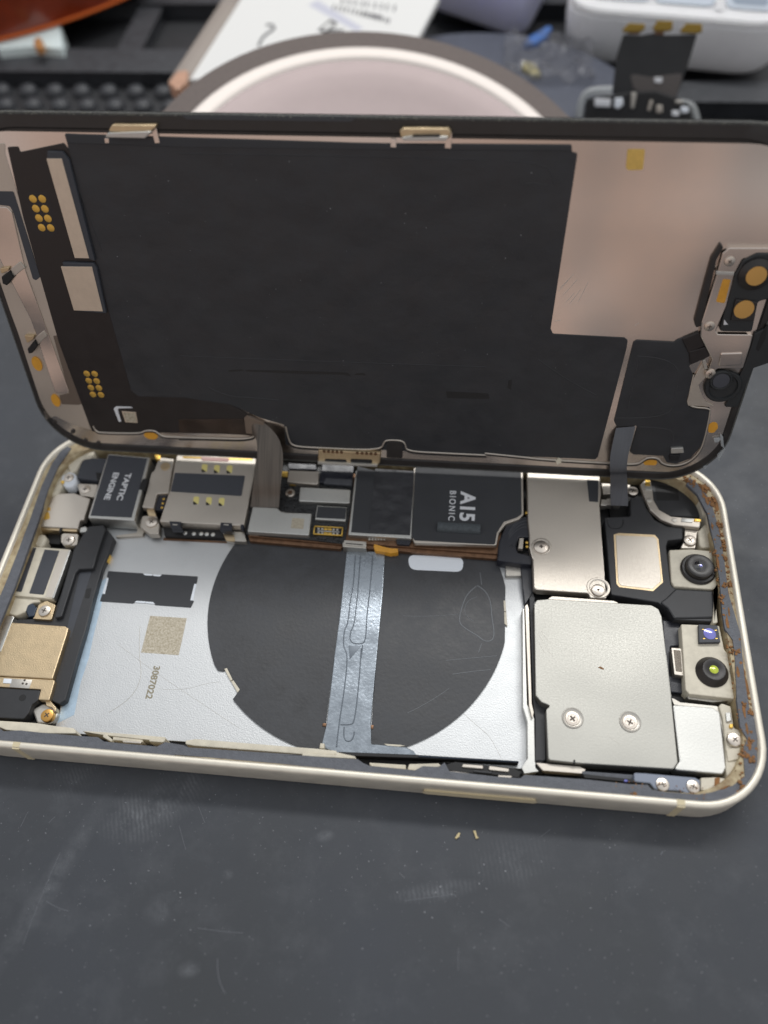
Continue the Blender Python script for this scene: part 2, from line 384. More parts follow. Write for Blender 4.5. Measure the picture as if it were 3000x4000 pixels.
# ================================================================== THE SETTING
def sheet(name, pts, z, m, th=.3):
    return prism(name, None, m, pts, z - th, z, .0)
mt = sheet('work_mat', [(-40, -13.5), (40, -13.5), (40, 16.4), (-40, 16.4)], 0.0, M['mat'], .35)
prop(mt, kind='structure')
M['scuffs'] = mat('mat_scuff', '#5d6066', .7)
for pts, r in (([(90, 3690), (150, 3520), (235, 3330)], .006), ([(190, 3215), (215, 3190)], .006), ([(775, 3150), (800, 3215)], .005), ([(1780, 3495), (1640, 3510), (1580, 3520)], .009), ([(770, 3625), (860, 3640), (950, 3645)], .007), ([(700, 3225), (725, 3320)], .005), ([(180, 3520), (225, 3550), (270, 3560)], .007),
               ([(1950, 3590), (1990, 3620)], .007), ([(2110, 3270), (2150, 3240)], .006), ([(1790, 3700), (1790, 3790)], .006), ([(850, 3745), (845, 3830), (880, 3880)], .008), ([(1560, 3410), (1580, 3430)], .01), ([(110, 3170), (80, 3230)], .005), ([(2580, 3340), (2590, 3325)], .014)):
    wire('scuff', mt, M['scuffs'], [(*TB.px(x, y, 0), .001 - r*.5) for x, y in pts], r)
# moulded compartments behind the smooth part of the mat
M['tray'] = mat('black_silicone_tray', '#35373b', .5, 0, 20, .15, .2, 3, rvar=.1)
M['tray_d'] = mat('black_tray_floor', '#232427', .55, 0, 20, .15, .2, 3)
tray = prism('mat_storage_tray', None, M['tray_d'], [(-40, 16.4), (40, 16.4), (40, 60), (-40, 60)], -1.2, -.55, 0)
prop(tray, kind='structure')
for nm, y0, y1, z1, x0, x1 in (('tray_ridge', 16.42, 17.15, .02, -40, 40), ('tray_ridge', 20.2, 21.55, -.02, -40, -1.0), ('tray_ridge', 18.6, 19.6, .02, 1.0, 40),
                               ('tray_ridge', 25.0, 26.2, .05, -40, 40), ('tray_ridge', 33, 34.2, .05, -40, 40)):
    prism(nm, tray, M['tray'], [(x0, y0), (x1, y0), (x1, y1), (x0, y1)], -.56, z1, .12, 0, 3)
prism('tray_rib', tray, M['tray'], [(-11.3, 21.5), (-10.55, 21.5), (-10.55, 25.1), (-11.3, 25.1)], -.56, -.06, .1, 0, 3)
bm = bmesh.new()
add_lathe(bm, 0, 0, [(.36, -.05), (.33, .16), (.26, .25), (.14, .30), (0, .31)], 14)
peg = newmesh(bm, 'peg'); peg.materials.append(M['tray'])
for p in peg.polygons: p.use_smooth = True
for r in range(3):
    for k in range(17):
        o = bpy.data.objects.new('peg', peg); col.objects.link(o); o.parent = tray
        o.location = (-16.2 + k*1.0 + (.5 if r % 2 else 0), 17.75 + r*.92, -.55)

# ================================================================== THE PHONE BODY
phone = empty('phone_body', TB.mat, 'opened ivory phone lying on the dark mat with its inner parts showing', 'phone')
L_, W_, R_ = 14.67, 7.15, 1.22
sweep('frame', phone, M['frame'], L_, W_, R_, [(.12, .0), (.03, .03), (.0, .10), (.0, .64), (.015, .70), (.045, .72), (.10, .718), (.125, .70), (.135, .645), (.20, .60), (.20, .0)])
def asym(a, seg=12):
    """the frame's outline pulled in by a different amount at left, right, near and far side"""
    l, r, b, t = a; hx, hy = L_/2, W_/2
    return [(-hx + l + (x+hx)/(2*hx)*(2*hx-l-r), -hy + b + (y+hy)/(2*hy)*(2*hy-b-t)) for x, y in rrect(L_, W_, R_, 0, seg)]
def loft(name, parent, m, loops, ang=.9):
    bm = bmesh.new(); rings = [[bm.verts.new((x, y, z)) for x, y in asym(a)] for a, z in loops]; N = len(rings[0])
    for a, b in zip(rings, rings[1:] + rings[:1]):
        for k in range(N): bm.faces.new((a[k], a[(k+1) % N], b[(k+1) % N], b[k]))
    return link(name, newmesh(bm, name), m, parent, ang)
loft('inner_lip', phone, M['groove'], [((.128,)*4, .55), ((.128,)*4, .655), ((.17, .17, .15, .17), .648), ((.30, .30, .2, .25), .643), ((.41, .36, .24, .3), .64), ((.42, .37, .25, .31), .62), ((.42, .37, .25, .31), .1), ((.19,)*4, .1)])
prism('housing_floor', phone, M['deep'], rrect(L_, W_, R_, .3), .06, .12, 0)
# grey adhesive gasket on the ledge: wide and notched along the near side, narrow at both ends
ORG.update(U=(0, 2600, 1.3825), V=(1100, 2700, 1.3825), X=(2300, 2600, 2.37))
def gk(c, pts): return tr(TB, c, pts, .665)
g_out = gk('K', [(1150, 190), (1235, 262), (1290, 350), (1340, 520), (1372, 700), (1402, 940)]) + gk('L', [(1480, 290), (1505, 560), (1535, 760)]) + gk('X', [(1560, 560), (1560, 760), (1555, 960), (1500, 1110), (1430, 1190), (1300, 1238), (1100, 1258), (800, 1246), (0, 1172)]) \
    + gk('V', [(800, 482), (305, 437), (285, 420), (0, 396)]) + gk('U', [(1640, 542), (945, 481), (925, 496), (200, 426), (0, 412), (-160, 398)])
g_out2 = [(-L_/2 + .17, -2.9), (-L_/2 + .22, -2.2)] + gk('G', [(60, 1600), (205, 1230), (335, 880), (445, 560), (565, 300), (700, 110)])
g_in2 = gk('G', [(770, 140), (625, 345), (520, 590), (415, 920), (315, 1200), (150, 1659)]) + [(-L_/2 + .47, -2.4), (-L_/2 + .5, -2.85), (-L_/2 + .85, -3.12)]
g_in = gk('U', [(-120, 335), (0, 340), (20, 355), (110, 350), (220, 362), (400, 378), (530, 387), (562, 410), (700, 424), (850, 437), (892, 413), (990, 430), (1020, 442), (1620, 482)]) \
    + gk('V', [(0, 347), (110, 347), (300, 362), (410, 367), (440, 388), (472, 402), (720, 427), (762, 405), (850, 409), (880, 385), (905, 432), (1170, 462), (1290, 470), (1312, 452), (1650, 477)]) \
    + gk('X', [(400, 1100), (545, 1105), (585, 1150), (700, 1168), (1010, 1194), (1130, 1175), (1330, 1112), (1445, 1025), (1430, 770), (1468, 680), (1428, 615), (1402, 560), (1372, 330)]) + gk('L', [(1445, 440), (1430, 330), (1380, 260), (1362, 150)]) + gk('K', [(1345, 850), (1312, 640), (1268, 430), (1200, 300), (1130, 235)])
g_poly = g_out + g_out2 + g_in2 + g_in
prism('gasket', phone, M['gasket'], g_poly, .60, .668, .004)
Z0 = .17      # inner face of the back plate
plate = prism('back_plate', phone, M['plate'], rnd(tr(TB, 'P', [(210, 2860), (420, 2040), (900, 2090), (2110, 2190), (2130, 2260), (2095, 3010), (1560, 2960)], Z0), .05), .121, Z0, .01)
prism('blue_film', plate, M['blue'], tr(TB, 'H', [(1085, 60), (1150, 20), (1090, 330), (1010, 640), (960, 880), (870, 1150), (800, 1500), (620, 1590), (690, 1330), (840, 860), (960, 470)], Z0+.003), Z0-.01, Z0+.003, 0)
# charging coil disc under a black film, with a flat side and little white clips
coil_c, coil_r = (-.0019, -.0758), 2.9828
def arcpts(a0, a1, n, r=coil_r, c=coil_c):
    return [(c[0] + r*math.cos(math.radians(a0 + (a1-a0)*k/n)), c[1] + r*math.sin(math.radians(a0 + (a1-a0)*k/n))) for k in range(n+1)]
right_cut = TB.px(*full('N', [(1287, 400)])[0], .2)[0]
M['coil'] = mat('rubbed_black_film', '#2a2b2e', .46, 0, 14, .16, .1, 2.3, hex2='#3c3e42', rvar=.10, detail=8, wave=(.5, .05))
M['glue'] = mat('glue_trace', '#63666a', .42)
coils = []
def coil_half(name, a):
    coils.append(prism(name, phone, M['coil'], a, Z0 - .02, .205, .012))
top_y = 2.3
L0 = tr(TB, 'N', [(260, 190), (120, 1260), (100, 1440)], .2); R0 = tr(TB, 'N', [(495, 190), (425, 1260), (415, 1400)], .2)
la = [p for p in arcpts(140, 275, 60) if p[0] < L0[2][0] + .02]
# notch in the left rim where the clip sits
nA = tr(TB, 'M', [(832, 852), (862, 857), (875, 846), (960, 975), (930, 1020)], .2)
la2 = []; done = False
for p in la:
    if nA[0][1] > p[1] > nA[4][1]:
        if not done: la2 += nA; done = True
    else: la2.append(p)
coil_half('coil_cover', [(L0[0][0], top_y)] + [(-2.0, top_y)] + la2 + [(L0[2][0], la[-1][1]), L0[1]])
ra = [p for p in arcpts(-85, 30, 50) if p[0] < right_cut and p[0] > R0[2][0]]
ra = ra[:]
coil_half('coil_cover', [R0[0], R0[1], (R0[2][0], ra[0][1])] + ra + [(right_cut, ra[-1][1] + .05), (right_cut, top_y - .25), (R0[0][0], top_y - .05)])
def ctrace(c, pts, r): twire('glue_trace', coils[1], M['glue'], c, pts, .2055 - r*.55, r)
for pts, r in (([(1095, 400), (1040, 440), (1005, 520), (985, 600), (990, 650), (1050, 690), (1110, 725), (1150, 760), (1205, 752), (1212, 690), (1195, 600), (1190, 500), (1150, 420), (1100, 395)], .022), ([(1100, 470), (1050, 480), (1015, 540), (1030, 600), (1080, 625)], .010),
               ([(1120, 310), (1130, 390)], .014), ([(620, 590), (760, 600), (980, 580)], .008), ([(900, 880), (1050, 865), (1230, 850)], .010), ([(940, 970), (1060, 950), (1190, 940)], .012), ([(650, 1220), (800, 1150), (920, 1060)], .009), ([(1130, 770), (1110, 830)], .012)):
    ctrace('N', pts, r)
for c_, pts in (('M', [(868, 848), (884, 843), (918, 912), (904, 918)]), ('M', [(908, 922), (922, 915), (960, 970), (946, 988)]),
                ('N', [(1272, 490), (1285, 490), (1290, 560), (1276, 560)]), ('N', [(1276, 565), (1291, 565), (1297, 655), (1278, 640)]), ('N', [(495, 1418), (605, 1425), (640, 1432), (590, 1438), (520, 1433)])):
    prism('white_clip', phone, M['ivory'], tr(TB, c_, pts, .215), .16, .215, .008)
prism('pale_sticker', phone, M['pill'], rnd(tr(TB, 'J', [(608, 968), (1060, 990), (1052, 1108), (620, 1088)], .212), .24, 6), .20, .212, .003)
# dark sticker with notches and its little white tabs
prism('dark_sticker', plate, M['black2'], rnd(tr(TB, 'M', [(185, 272), (388, 285), (400, 297), (490, 300), (502, 291), (713, 304), (706, 345), (690, 350), (668, 440), (690, 448), (672, 487), (462, 472), (452, 462), (345, 455), (332, 463), (136, 450), (148, 410), (165, 405), (186, 312), (176, 306)], Z0+.012), .015), Z0-.01, Z0+.012, .003)
for pts in ([(392, 287), (445, 291), (440, 300), (400, 297)], [(450, 292), (500, 296), (488, 304), (452, 301)], [(342, 456), (398, 460), (405, 452), (352, 449)], [(402, 460), (458, 465), (448, 456), (408, 453)],
            [(178, 312), (187, 316), (165, 408), (150, 405)], [(692, 348), (704, 348), (684, 446), (668, 444)]):
    prism('white_tab', plate, M['pill'], tr(TB, 'M', pts, Z0+.014), Z0-.01, Z0+.014, .003)
prism('etched_patch', plate, M['etch'], tr(TB, 'M', [(432, 536), (648, 550), (600, 768), (378, 752)], Z0+.002), Z0-.01, Z0+.002, 0)
c0 = tr(TB, 'M', [(448, 928)], Z0)[0]
text('lettering', plate, M['print'], '3087022', c0[0], c0[1], Z0+.002, .66, .135, math.radians(-90), .002, .03)
# hair-thin scratches and threads on the plate
M['scratch'] = mat('scratch', '#b9b7b0', .5, .7)
twire('scratch', plate, M['scratch'], 'M', [(245, 705), (420, 840), (640, 990), (960, 1200)], Z0-.001, .0035)
twire('thread', plate, M['scratch'], 'M', [(372, 600), (365, 760), (385, 880), (350, 980), (270, 1060), (190, 1105)], Z0-.003, .007)
twire('thread', plate, M['scratch'], 'M', [(480, 965), (560, 975), (660, 965), (760, 935), (840, 925)], Z0-.002, .004)
twire('scratch', plate, M['scratch'], 'N', [(1015, 1225), (1110, 1310), (1200, 1385), (1255, 1510)], Z0-.001, .004)
# grey flex strip across the coil
strip = prism('flex_strip', phone, mat('grey_satin_flex', '#8d959d', .27, .65, 18, .20, .08, 4, rvar=.08, wave=(.9, .06)), rnd(tr(TB, 'N', [(255, 170), (505, 175), (490, 420), (440, 960), (412, 1290), (415, 1420), (640, 1440), (690, 1465), (715, 1500), (560, 1500), (200, 1480), (90, 1440), (125, 1290), (175, 870), (205, 650)], .235), .03), .16, .235, .012)
M['groove_l'] = mat('flex_trace', '#676f78', .4, .3)
for pts in ([(312, 200), (300, 400), (280, 480), (265, 640), (240, 680), (232, 790), (265, 840), (240, 1080), (205, 1290), (190, 1440)], [(345, 200), (330, 430), (305, 650), (280, 690), (275, 765), (360, 775), (380, 740), (385, 600), (410, 400), (425, 200)],
            [(350, 800), (345, 900), (325, 1130), (305, 1275), (285, 1298), (215, 1295)], [(360, 780), (350, 860)], [(240, 1310), (228, 1400), (300, 1405), (305, 1340)]):
    twire('trace', strip, M['groove_l'], 'N', pts, .236, .011)
prism('crease', strip, M['groove_l'], tr(TB, 'N', [(268, 785), (350, 785), (275, 872)], .24), .22, .24, .004)
for pts in ([(100, 1285), (125, 1287), (122, 1308), (98, 1304)], [(410, 1298), (430, 1298), (428, 1322), (408, 1322)]):
    prism('coil_wire', phone, M['copper'], tr(TB, 'N', pts, .22), .18, .222, .006)
prism('ivory_peg', phone, M['ivory'], tr(TB, 'N', [(85, 1415), (112, 1418), (110, 1450), (80, 1448)], .35), .17, .36, .01)

# ---- logic board
BT = .38
board = prism('logic_board', phone, M['pcb'], rnd(tr(TB, 'I', [(880, 200), (1720, 200), (1720, 500), (1650, 880), (1400, 850), (850, 800)], BT) , .04), .30, BT, .01)
edge = prism('board_edge', board, M['copper'], rnd(tr(TB, 'P', [(966, 2085), (975, 2070), (1345, 2115), (1380, 2105), (1960, 2150), (1965, 2182), (1930, 2182), (1620, 2158), (1340, 2133), (1330, 2145), (975, 2113)], .30), .02), .175, .300, .012)
prism('board_edge', board, M['copper'], rnd(tr(TB, 'P', [(972, 2065), (1346, 2105), (1352, 1850), (1980, 1850), (1950, 2165), (1620, 2140), (1345, 2118), (1335, 2128), (970, 2095)], .34), .02), .30, .345, .008)
# glinting drops of clear glue on the black potting
bm = bmesh.new()
poly = tr(TB, 'I', [(1150, 420), (1690, 560), (1640, 860), (1380, 830)], BT)
for k in range(150):
    a, b_ = random.random(), random.random(); A, B, C_, D = [Vector(q) for q in poly]
    q = A.lerp(B, a).lerp(D.lerp(C_, a), b_); r = random.uniform(.012, .032)
    add_lathe(bm, q.x, q.y, [(r, BT - .01), (r*.8, BT + r*.35), (0, BT + r*.5)], 7)
prop(link('potting_bumps', newmesh(bm, 'potting_bumps'), M['pcb'], board), kind='stuff')
def shield(name, c, pts, zt, zb, m, parent=board, r=.04, bev=.02):
    return prism(name, parent, m, rnd(tr(TB, c, pts, zt), r), zb, zt, bev)
sh = shield('shield_can', 'I', [(905, 578), (1105, 588), (1135, 615), (1170, 625), (1385, 632), (1362, 812), (862, 780)], .50, .31, M['steel_b'])
prism('etched_patch', sh, M['etch'], tr(TB, 'I', [(1228, 670), (1326, 677), (1316, 760), (1214, 752)], .502), .49, .502, 0)
shield('shield_can', 'I', [(1200, 283), (1445, 292), (1440, 385), (1425, 400), (1185, 378)], .50, .38, M['steel_w'])
shield('shield_can', 'I', [(1290, 418), (1700, 440), (1692, 552), (1280, 535)], .49, .38, M['steel_b'])
ch = shield('chip_frame', 'I', [(1428, 568), (1668, 582), (1660, 697), (1410, 682)], .455, .37, M['steel_b'], r=.02)
prism('chip', ch, M['black2'], rnd(tr(TB, 'I', [(1434, 575), (1664, 587), (1656, 680), (1420, 668)], .46), .02), .44, .46, .006)
prism('chip', board, M['navy'], rnd(tr(TB, 'I', [(1190, 225), (1420, 235), (1425, 280), (1200, 272)], .47), .02), .37, .47, .012)
prism('flex_tail', board, M['navy'], rnd(tr(TB, 'I', [(1470, 225), (1730, 235), (1712, 400), (1560, 395), (1440, 380)], .46), .04), .37, .46, .015)
prism('flex_tail', board, M['ribbon_g'], rnd(tr(TB, 'I', [(1500, 345), (1715, 358), (1708, 405), (1480, 390)], .468), .02), .40, .468, .01)
for dx in (0, 1):
    prism('gold_edge', board, M['gilt'], tr(TB, 'I', [(1210, 385), (1258, 388), (1255, 402), (1208, 398)] if dx == 0 else [(1145, 290), (1192, 295), (1188, 335), (1143, 330)], .42), .36, .42, .006)
px_, py_ = tr(TB, 'I', [(1210, 465)], .43)[0]
lathe('screw_post', board, M['screw'], px_, py_, [(.10, .36), (.10, .425), (.085, .44), (.05, .44), (.045, .40), (0, .40)], 24)
lathe('post_hole', board, M['copper'], px_, py_, [(.046, .40), (.046, .441), (.026, .442), (.024, .40)], 16)
cn = shield('battery_socket', 'I', [(1405, 732), (1640, 745), (1632, 815), (1395, 800)], .41, .37, M['deep'], r=.015, bev=.005)
for pts in ([(1404, 731), (1640, 744), (1638, 752), (1403, 740)], [(1397, 792), (1634, 806), (1632, 815), (1395, 801)], [(1404, 731), (1414, 732), (1405, 801), (1395, 800)], [(1630, 744), (1640, 745), (1632, 815), (1622, 814)]):
    prism('socket_rim', cn, M['gilt'], tr(TB, 'I', pts, .43), .40, .43, .005)
for k, x in enumerate((1440, 1470, 1498, 1532, 1562, 1592)):
    for row, y in enumerate((756, 789)):
        if k in (2, 3): mm, w = M['gilt'], 15
        else: mm, w = M['steel'], 9
        yy = y + (x-1440)*.055
        prism('contact', cn, mm, tr(TB, 'I', [(x-w, yy-9), (x+w, yy-8), (x+w-1, yy+9), (x-w-1, yy+8)], .425), .40, .425, .004)
prism('contact_bar', cn, M['steel_b'], tr(TB, 'I', [(1430, 770), (1610, 780), (1609, 786), (1429, 777)], .425), .40, .424, .003)
# processor cover with black film, silver rims and lettering
lf = shield('film_frame', 'J', [(185, 285), (660, 290), (640, 838), (124, 806)], .485, .34, M['steel_b'], r=.02)
prism('black_film', lf, M['black2'], rnd(tr(TB, 'J', [(200, 250), (340, 285), (340, 300), (300, 796), (148, 786)], .49), .01), .47, .49, .004)
prism('black_film', lf, mat('wrinkled_film', '#303135', .44, 0, 7, .6, .1, 3, wave=(2.6, .06)), rnd(tr(TB, 'J', [(342, 270), (662, 290), (625, 808), (290, 793)], .498), .01), .47, .498, .004)
for i, (dz, of) in enumerate(((.0, 0), (-.07, 16), (-.13, 30))):
    shield('processor_cover' if i == 0 else 'cover_rim', 'J', [(655, 260), (1540, 290), (1546, 640), (1510, 680), (1400, 720), (1345, 790), (1326, 892 + of*.25), (660, 872 + of*.25), (646, 836)], .50 + dz, .40 + dz, M['steel_w'], r=.05, bev=.015)
pc = [o for o in bpy.data.objects if o.name == 'processor_cover'][0]
prism('black_film', pc, M['black2'], rnd(tr(TB, 'J', [(666, 258), (1526, 288), (1530, 640), (1490, 666), (1385, 702), (1330, 790), (1312, 886), (662, 852), (640, 820)], .505), .05), .49, .505, .003)
pA = tr(TB, 'J', [(1092, 574), (968, 570), (1150, 455), (1150, 695), (1030, 574), (1155, 574), (940, 570), (998, 570)], .507)
text('lettering', pc, M['white'], 'A15', pA[0][0], pA[0][1], .508, abs(pA[3][1]-pA[2][1]), abs(pA[5][0]-pA[4][0]), math.radians(-90), .003, .032)
text('lettering', pc, M['white'], 'BIONIC', pA[1][0], pA[1][1], .508, abs(pA[3][1]-pA[2][1])*1.0, abs(pA[7][0]-pA[6][0])*.9, math.radians(-90), .003, .012, 1.35)
# rolled foam strip over the end of the lettering
fs = tr(TB, 'J', [(848, 738), (1195, 758), (848, 700), (848, 785)], .54)
a = Vector(fs[0]); b = Vector(fs[1]); hw = .11
bm = bmesh.new(); ax = (b-a).normalized(); ay = Vector((-ax.y, ax.x)); rings = []
for t in range(11):
    q = a.lerp(b, t/10); ring = []
    for k in range(11):
        an = math.pi * k / 10
        jit = random.uniform(-.004, .004)
        w_ = hw*math.cos(an); ring.append(bm.verts.new((q.x + ay.x*w_, q.y + ay.y*w_,   .504 + (.11+jit)*math.sin(an)**.7)))
    rings.append(ring)
for r1, r2 in zip(rings, rings[1:]):
    for k in range(10): bm.faces.new((r1[k], r1[k+1], r2[k+1], r2[k]))
for r_ in (rings[0], rings[-1]): bm.faces.new(r_)
foam = link('foam_strip', newmesh(bm, 'foam_strip'), mat('black_foam', '#4a5054', .8, 0, 26, .8, .25, 20), phone)
# tabs and tape over the board edge
prism('steel_tab', board, M['steel'], rnd(tr(TB, 'J', [(90, 848), (272, 862), (270, 905), (88, 888)], .42), .02), .36, .42, .01)
prism('steel_tab', board, M['steel'], rnd(tr(TB, 'J', [(82, 880), (272, 900), (272, 932), (82, 918)], .33), .02), .18, .40, .008)
prism('tab_slot', board, M['deep'], rnd(tr(TB, 'J', [(105, 872), (245, 884), (245, 892), (105, 880)], .422), .01), .40, .422, .002)
prism('amber_tape', board, M['kapton'], rnd(tr(TB, 'J', [(335, 880), (420, 905), (470, 915), (528, 918), (530, 948), (470, 955), (430, 948), (345, 935), (330, 905)], .35), .02), .19, .352, .01)
prism('chip', board, M['navy'], rnd(tr(TB, 'J', [(508, 830), (560, 820), (640, 850), (620, 890), (520, 885)], .40), .02), .33, .41, .02)
for k in range(6):
    prism('solder_pad', board, M['steel'], tr(TB, 'J', [(290+k*24, 835), (305+k*24, 836), (304+k*24, 850), (289+k*24, 849)], .39), .36, .39, .004)
# wound black flex right of the processor
prism('side_flex', phone, M['navy'], rnd(tr(TB, 'J', [(1556, 660), (1620, 640), (1620, 830), (1510, 825), (1490, 900), (1500, 950), (1620, 975), (1615, 1050), (1500, 1040), (1330, 1015), (1345, 860), (1400, 730)], .43), .05), .17, .43, .03)
for k, rr in enumerate((60, 85, 110, 135)):
    twire('flex_trace', phone, M['ribbon_g'], 'J', [(1600, 800 - rr), (1540, 800 - rr), (1470, 835 - rr*.9), (1420, 880 - rr*.6)], .431, .007)
prism('flex_fold', phone, M['steel'], rnd(tr(TB, 'J', [(1400, 1048), (1560, 1050), (1530, 1140), (1400, 1140)], .26), .02), .17, .26, .02)
prism('clip', phone, M['steel_w'], rnd(tr(TB, 'J', [(1512, 830), (1548, 830), (1540, 920), (1500, 915)], .52), .02), .42, .52, .015)
for x, y in ((1572, 868), (1574, 900), (1570, 627)):
    q = tr(TB, 'J', [(x, y)], .45)[0]; lathe('gold_dot', phone, M['gilt'], q[0], q[1], [(.03, .40), (.03, .45), (0, .455)], 12)

# ---- card reader
cr = shield('card_reader', 'I', [(290, 160), (935, 172), (920, 330), (835, 735), (150, 700), (238, 430), (270, 250)], .52, .24, M['steel_w'], parent=phone, r=.03, bev=.025)
prism('dark_label', cr, M['label'], rnd(tr(TB, 'I', [(275, 303), (845, 327), (815, 492), (240, 455)], .53), .03), .51, .53, .004)
for x, y in ((515, 265), (615, 272), (717, 275), (447, 527), (550, 532), (653, 538)):
    q = tr(TB, 'I', [(x - 6, y - 20), (x + 8, y + 20)], .525)
    prism('gold_slot', cr, M['pale_gilt'], rnd(tr(TB, 'I', [(x-20, y-33), (x+28, y-31), (x+22, y+34), (x-26, y+32)], .523), .05), .505, .523, .006)
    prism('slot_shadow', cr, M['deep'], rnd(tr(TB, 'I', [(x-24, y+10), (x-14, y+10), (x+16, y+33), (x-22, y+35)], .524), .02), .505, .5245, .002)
for pts in ([(232, 700), (330, 705), (322, 742), (345, 770), (250, 765)], [(648, 710), (742, 716), (738, 750), (740, 775), (640, 770)], [(810, 725), (836, 730), (830, 760), (808, 758)]):
    prism('black_clip', cr, M['navy'], rnd(tr(TB, 'I', pts, .505), .015), .40, .53, .02)
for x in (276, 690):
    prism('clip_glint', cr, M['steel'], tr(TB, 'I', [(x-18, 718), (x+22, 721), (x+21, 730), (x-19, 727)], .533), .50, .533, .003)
prism('reader_base', cr, M['deep'], tr(TB, 'I', [(180, 700), (850, 735), (860, 850), (200, 830)], .22), .17, .30, .01)
prism('base_edge', cr, M['copper'], tr(TB, 'I', [(185, 830), (760, 862), (757, 872), (180, 846)], .20), .172, .20, .005)
for x, y in ((360, 795), (430, 800), (490, 800), (535, 803), (585, 806)):
    q = tr(TB, 'I', [(x, y)], .30)[0]; lathe('solder_ball', cr, M['steel_b'], q[0], q[1], [(.05, .27), (.045, .31), (0, .33)], 12)
prism('bent_tab', cr, M['steel'], rnd(tr(TB, 'I', [(662, 782), (840, 790), (860, 868), (760, 866), (690, 850)], .30), .02), .175, .34, .012)
prism('tab_gold', cr, M['gold'], rnd(tr(TB, 'I', [(668, 800), (755, 806), (765, 860), (690, 850)], .345), .02), .30, .345, .004)
prism('pink_pad', cr, mat('pink_pad', '#c7a09a', .5), rnd(tr(TB, 'I', [(480, 172), (718, 186), (710, 212), (500, 205)], .53), .03), .50, .535, .01)
prism('gold_edge', cr, M['gilt'], tr(TB, 'I', [(340, 170), (905, 190), (905, 205), (340, 185)], .525), .50, .5255, .003)
# ---- bracket and screws beside the card reader
br = prism('bracket', phone, M['steel_w'], rnd(tr(TB, 'I', [(150, 178), (268, 190), (250, 300), (224, 470), (132, 475), (104, 592), (8, 585), (42, 470), (85, 300), (105, 290)], .50), .03), .36, .50, .018)
prism('gold_joint', br, M['gold'], tr(TB, 'I', [(45, 600), (110, 604), (125, 655), (60, 650)], .44), .3, .44, .012)
prism('gold_joint', br, M['gilt'], tr(TB, 'I', [(110, 155), (160, 160), (155, 200), (120, 195)], .52), .4, .52, .01)
bl = prism('blue_socket', phone, M['navy'], rnd(tr(TB, 'I', [(140, 478), (215, 478), (180, 610), (112, 605)], .42), .02), .3, .42, .012)
for y in (515, 550, 585):
    prism('pin', bl, M['gilt'], tr(TB, 'I', [(178-(y-515)*.2, y-8), (196-(y-515)*.2, y-7), (192-(y-515)*.2, y+8), (174-(y-515)*.2, y+8)], .43), .4, .43, .004)
prism('screw_lug', phone, M['steel_w'], rnd(tr(TB, 'I', [(10, 650), (130, 655), (150, 720), (145, 800), (70, 800), (-5, 740)], .42), .05), .25, .42, .015)
screw(TB, phone, 'I', 85, 700, 50, .46)
lathe('round_pad', br, M['gold'], *tr(TB, 'I', [(198, 250)], .515)[0], [(.11, .49), (.105, .515), (0, .515)], 24)

# ---- haptic motor
hm = shield('haptic_motor', 'G', [(1165, 200), (1625, 240), (1450, 925), (945, 893)], .57, .22, M['steel_b'], parent=phone, r=.04, bev=.03)
prism('dark_label', hm, M['label'], rnd(tr(TB, 'G', [(1172, 210), (1592, 250), (1420, 888), (976, 868)], .576), .01), .56, .576, .004)
q = tr(TB, 'G', [(1340, 555), (1205, 550), (1390, 410), (1290, 702), (1318, 555), (1366, 555)], .578)
text('lettering', hm, M['white'], 'TAPTIC', q[0][0], q[0][1], .5795, abs(q[3][1]-q[2][1])*1.0, .135, math.radians(-91), .003, .03)
text('lettering', hm, M['white'], 'ENGINE', q[1][0], q[1][1], .5795, abs(q[3][1]-q[2][1])*1.0, .135, math.radians(-91), .003, .03)
prism('flange', hm, M['label'], rnd(tr(TB, 'G', [(880, 240), (1165, 250), (1075, 495), (830, 462)], .50), .03), .22, .50, .02)
prism('flange_notch', hm, M['deep'], tr(TB, 'G', [(1035, 400), (1100, 410), (1075, 500), (1050, 490)], .505), .40, .505, .004)
prism('side_notch', hm, M['deep'], rnd(tr(TB, 'G', [(1545, 470), (1600, 480), (1560, 600), (1490, 590)], .56), .03), .40, .5745, .01)
prism('motor_base', phone, M['steel_w'], rnd(tr(TB, 'G', [(1480, 850), (1520, 840), (1560, 1030), (1540, 1085), (1260, 1100), (1240, 1085), (1480, 1050)], .24), .02), .17, .24, .012)
prism('lug', hm, M['steel_w'], rnd(tr(TB, 'G', [(828, 520), (1062, 530), (1020, 672), (868, 650)], .46), .05), .36, .46, .015)
screw(TB, phone, 'G', 918, 580, 56, .48)
# ---- ivory corner mouldings
def hump(name, c, pts, z0, z1, bev=.06, m='ivory', r=.1):
    return prism(name, phone, M[m], rnd(tr(TB, c, pts, z1), r), z0, z1, bev, 0, 3)
hump('corner_moulding', 'G', [(720, 280), (745, 200), (800, 130), (880, 60), (1050, 60), (1000, 240), (890, 250), (830, 370), (760, 420), (740, 350)], .2, .55)
hump('corner_moulding', 'G', [(560, 420), (640, 350), (740, 330), (770, 400), (690, 510), (620, 650), (510, 660), (520, 560)], .2, .50)
hump('glue_blob', 'G', [(655, 440), (760, 380), (820, 420), (830, 500), (780, 560), (700, 560), (660, 510)], .3, .54, .05, 'pill')
hump('side_wall', 'G', [(500, 650), (560, 660), (320, 1230), (120, 1700), (40, 1740), (280, 1220)], .14, .42, .03)
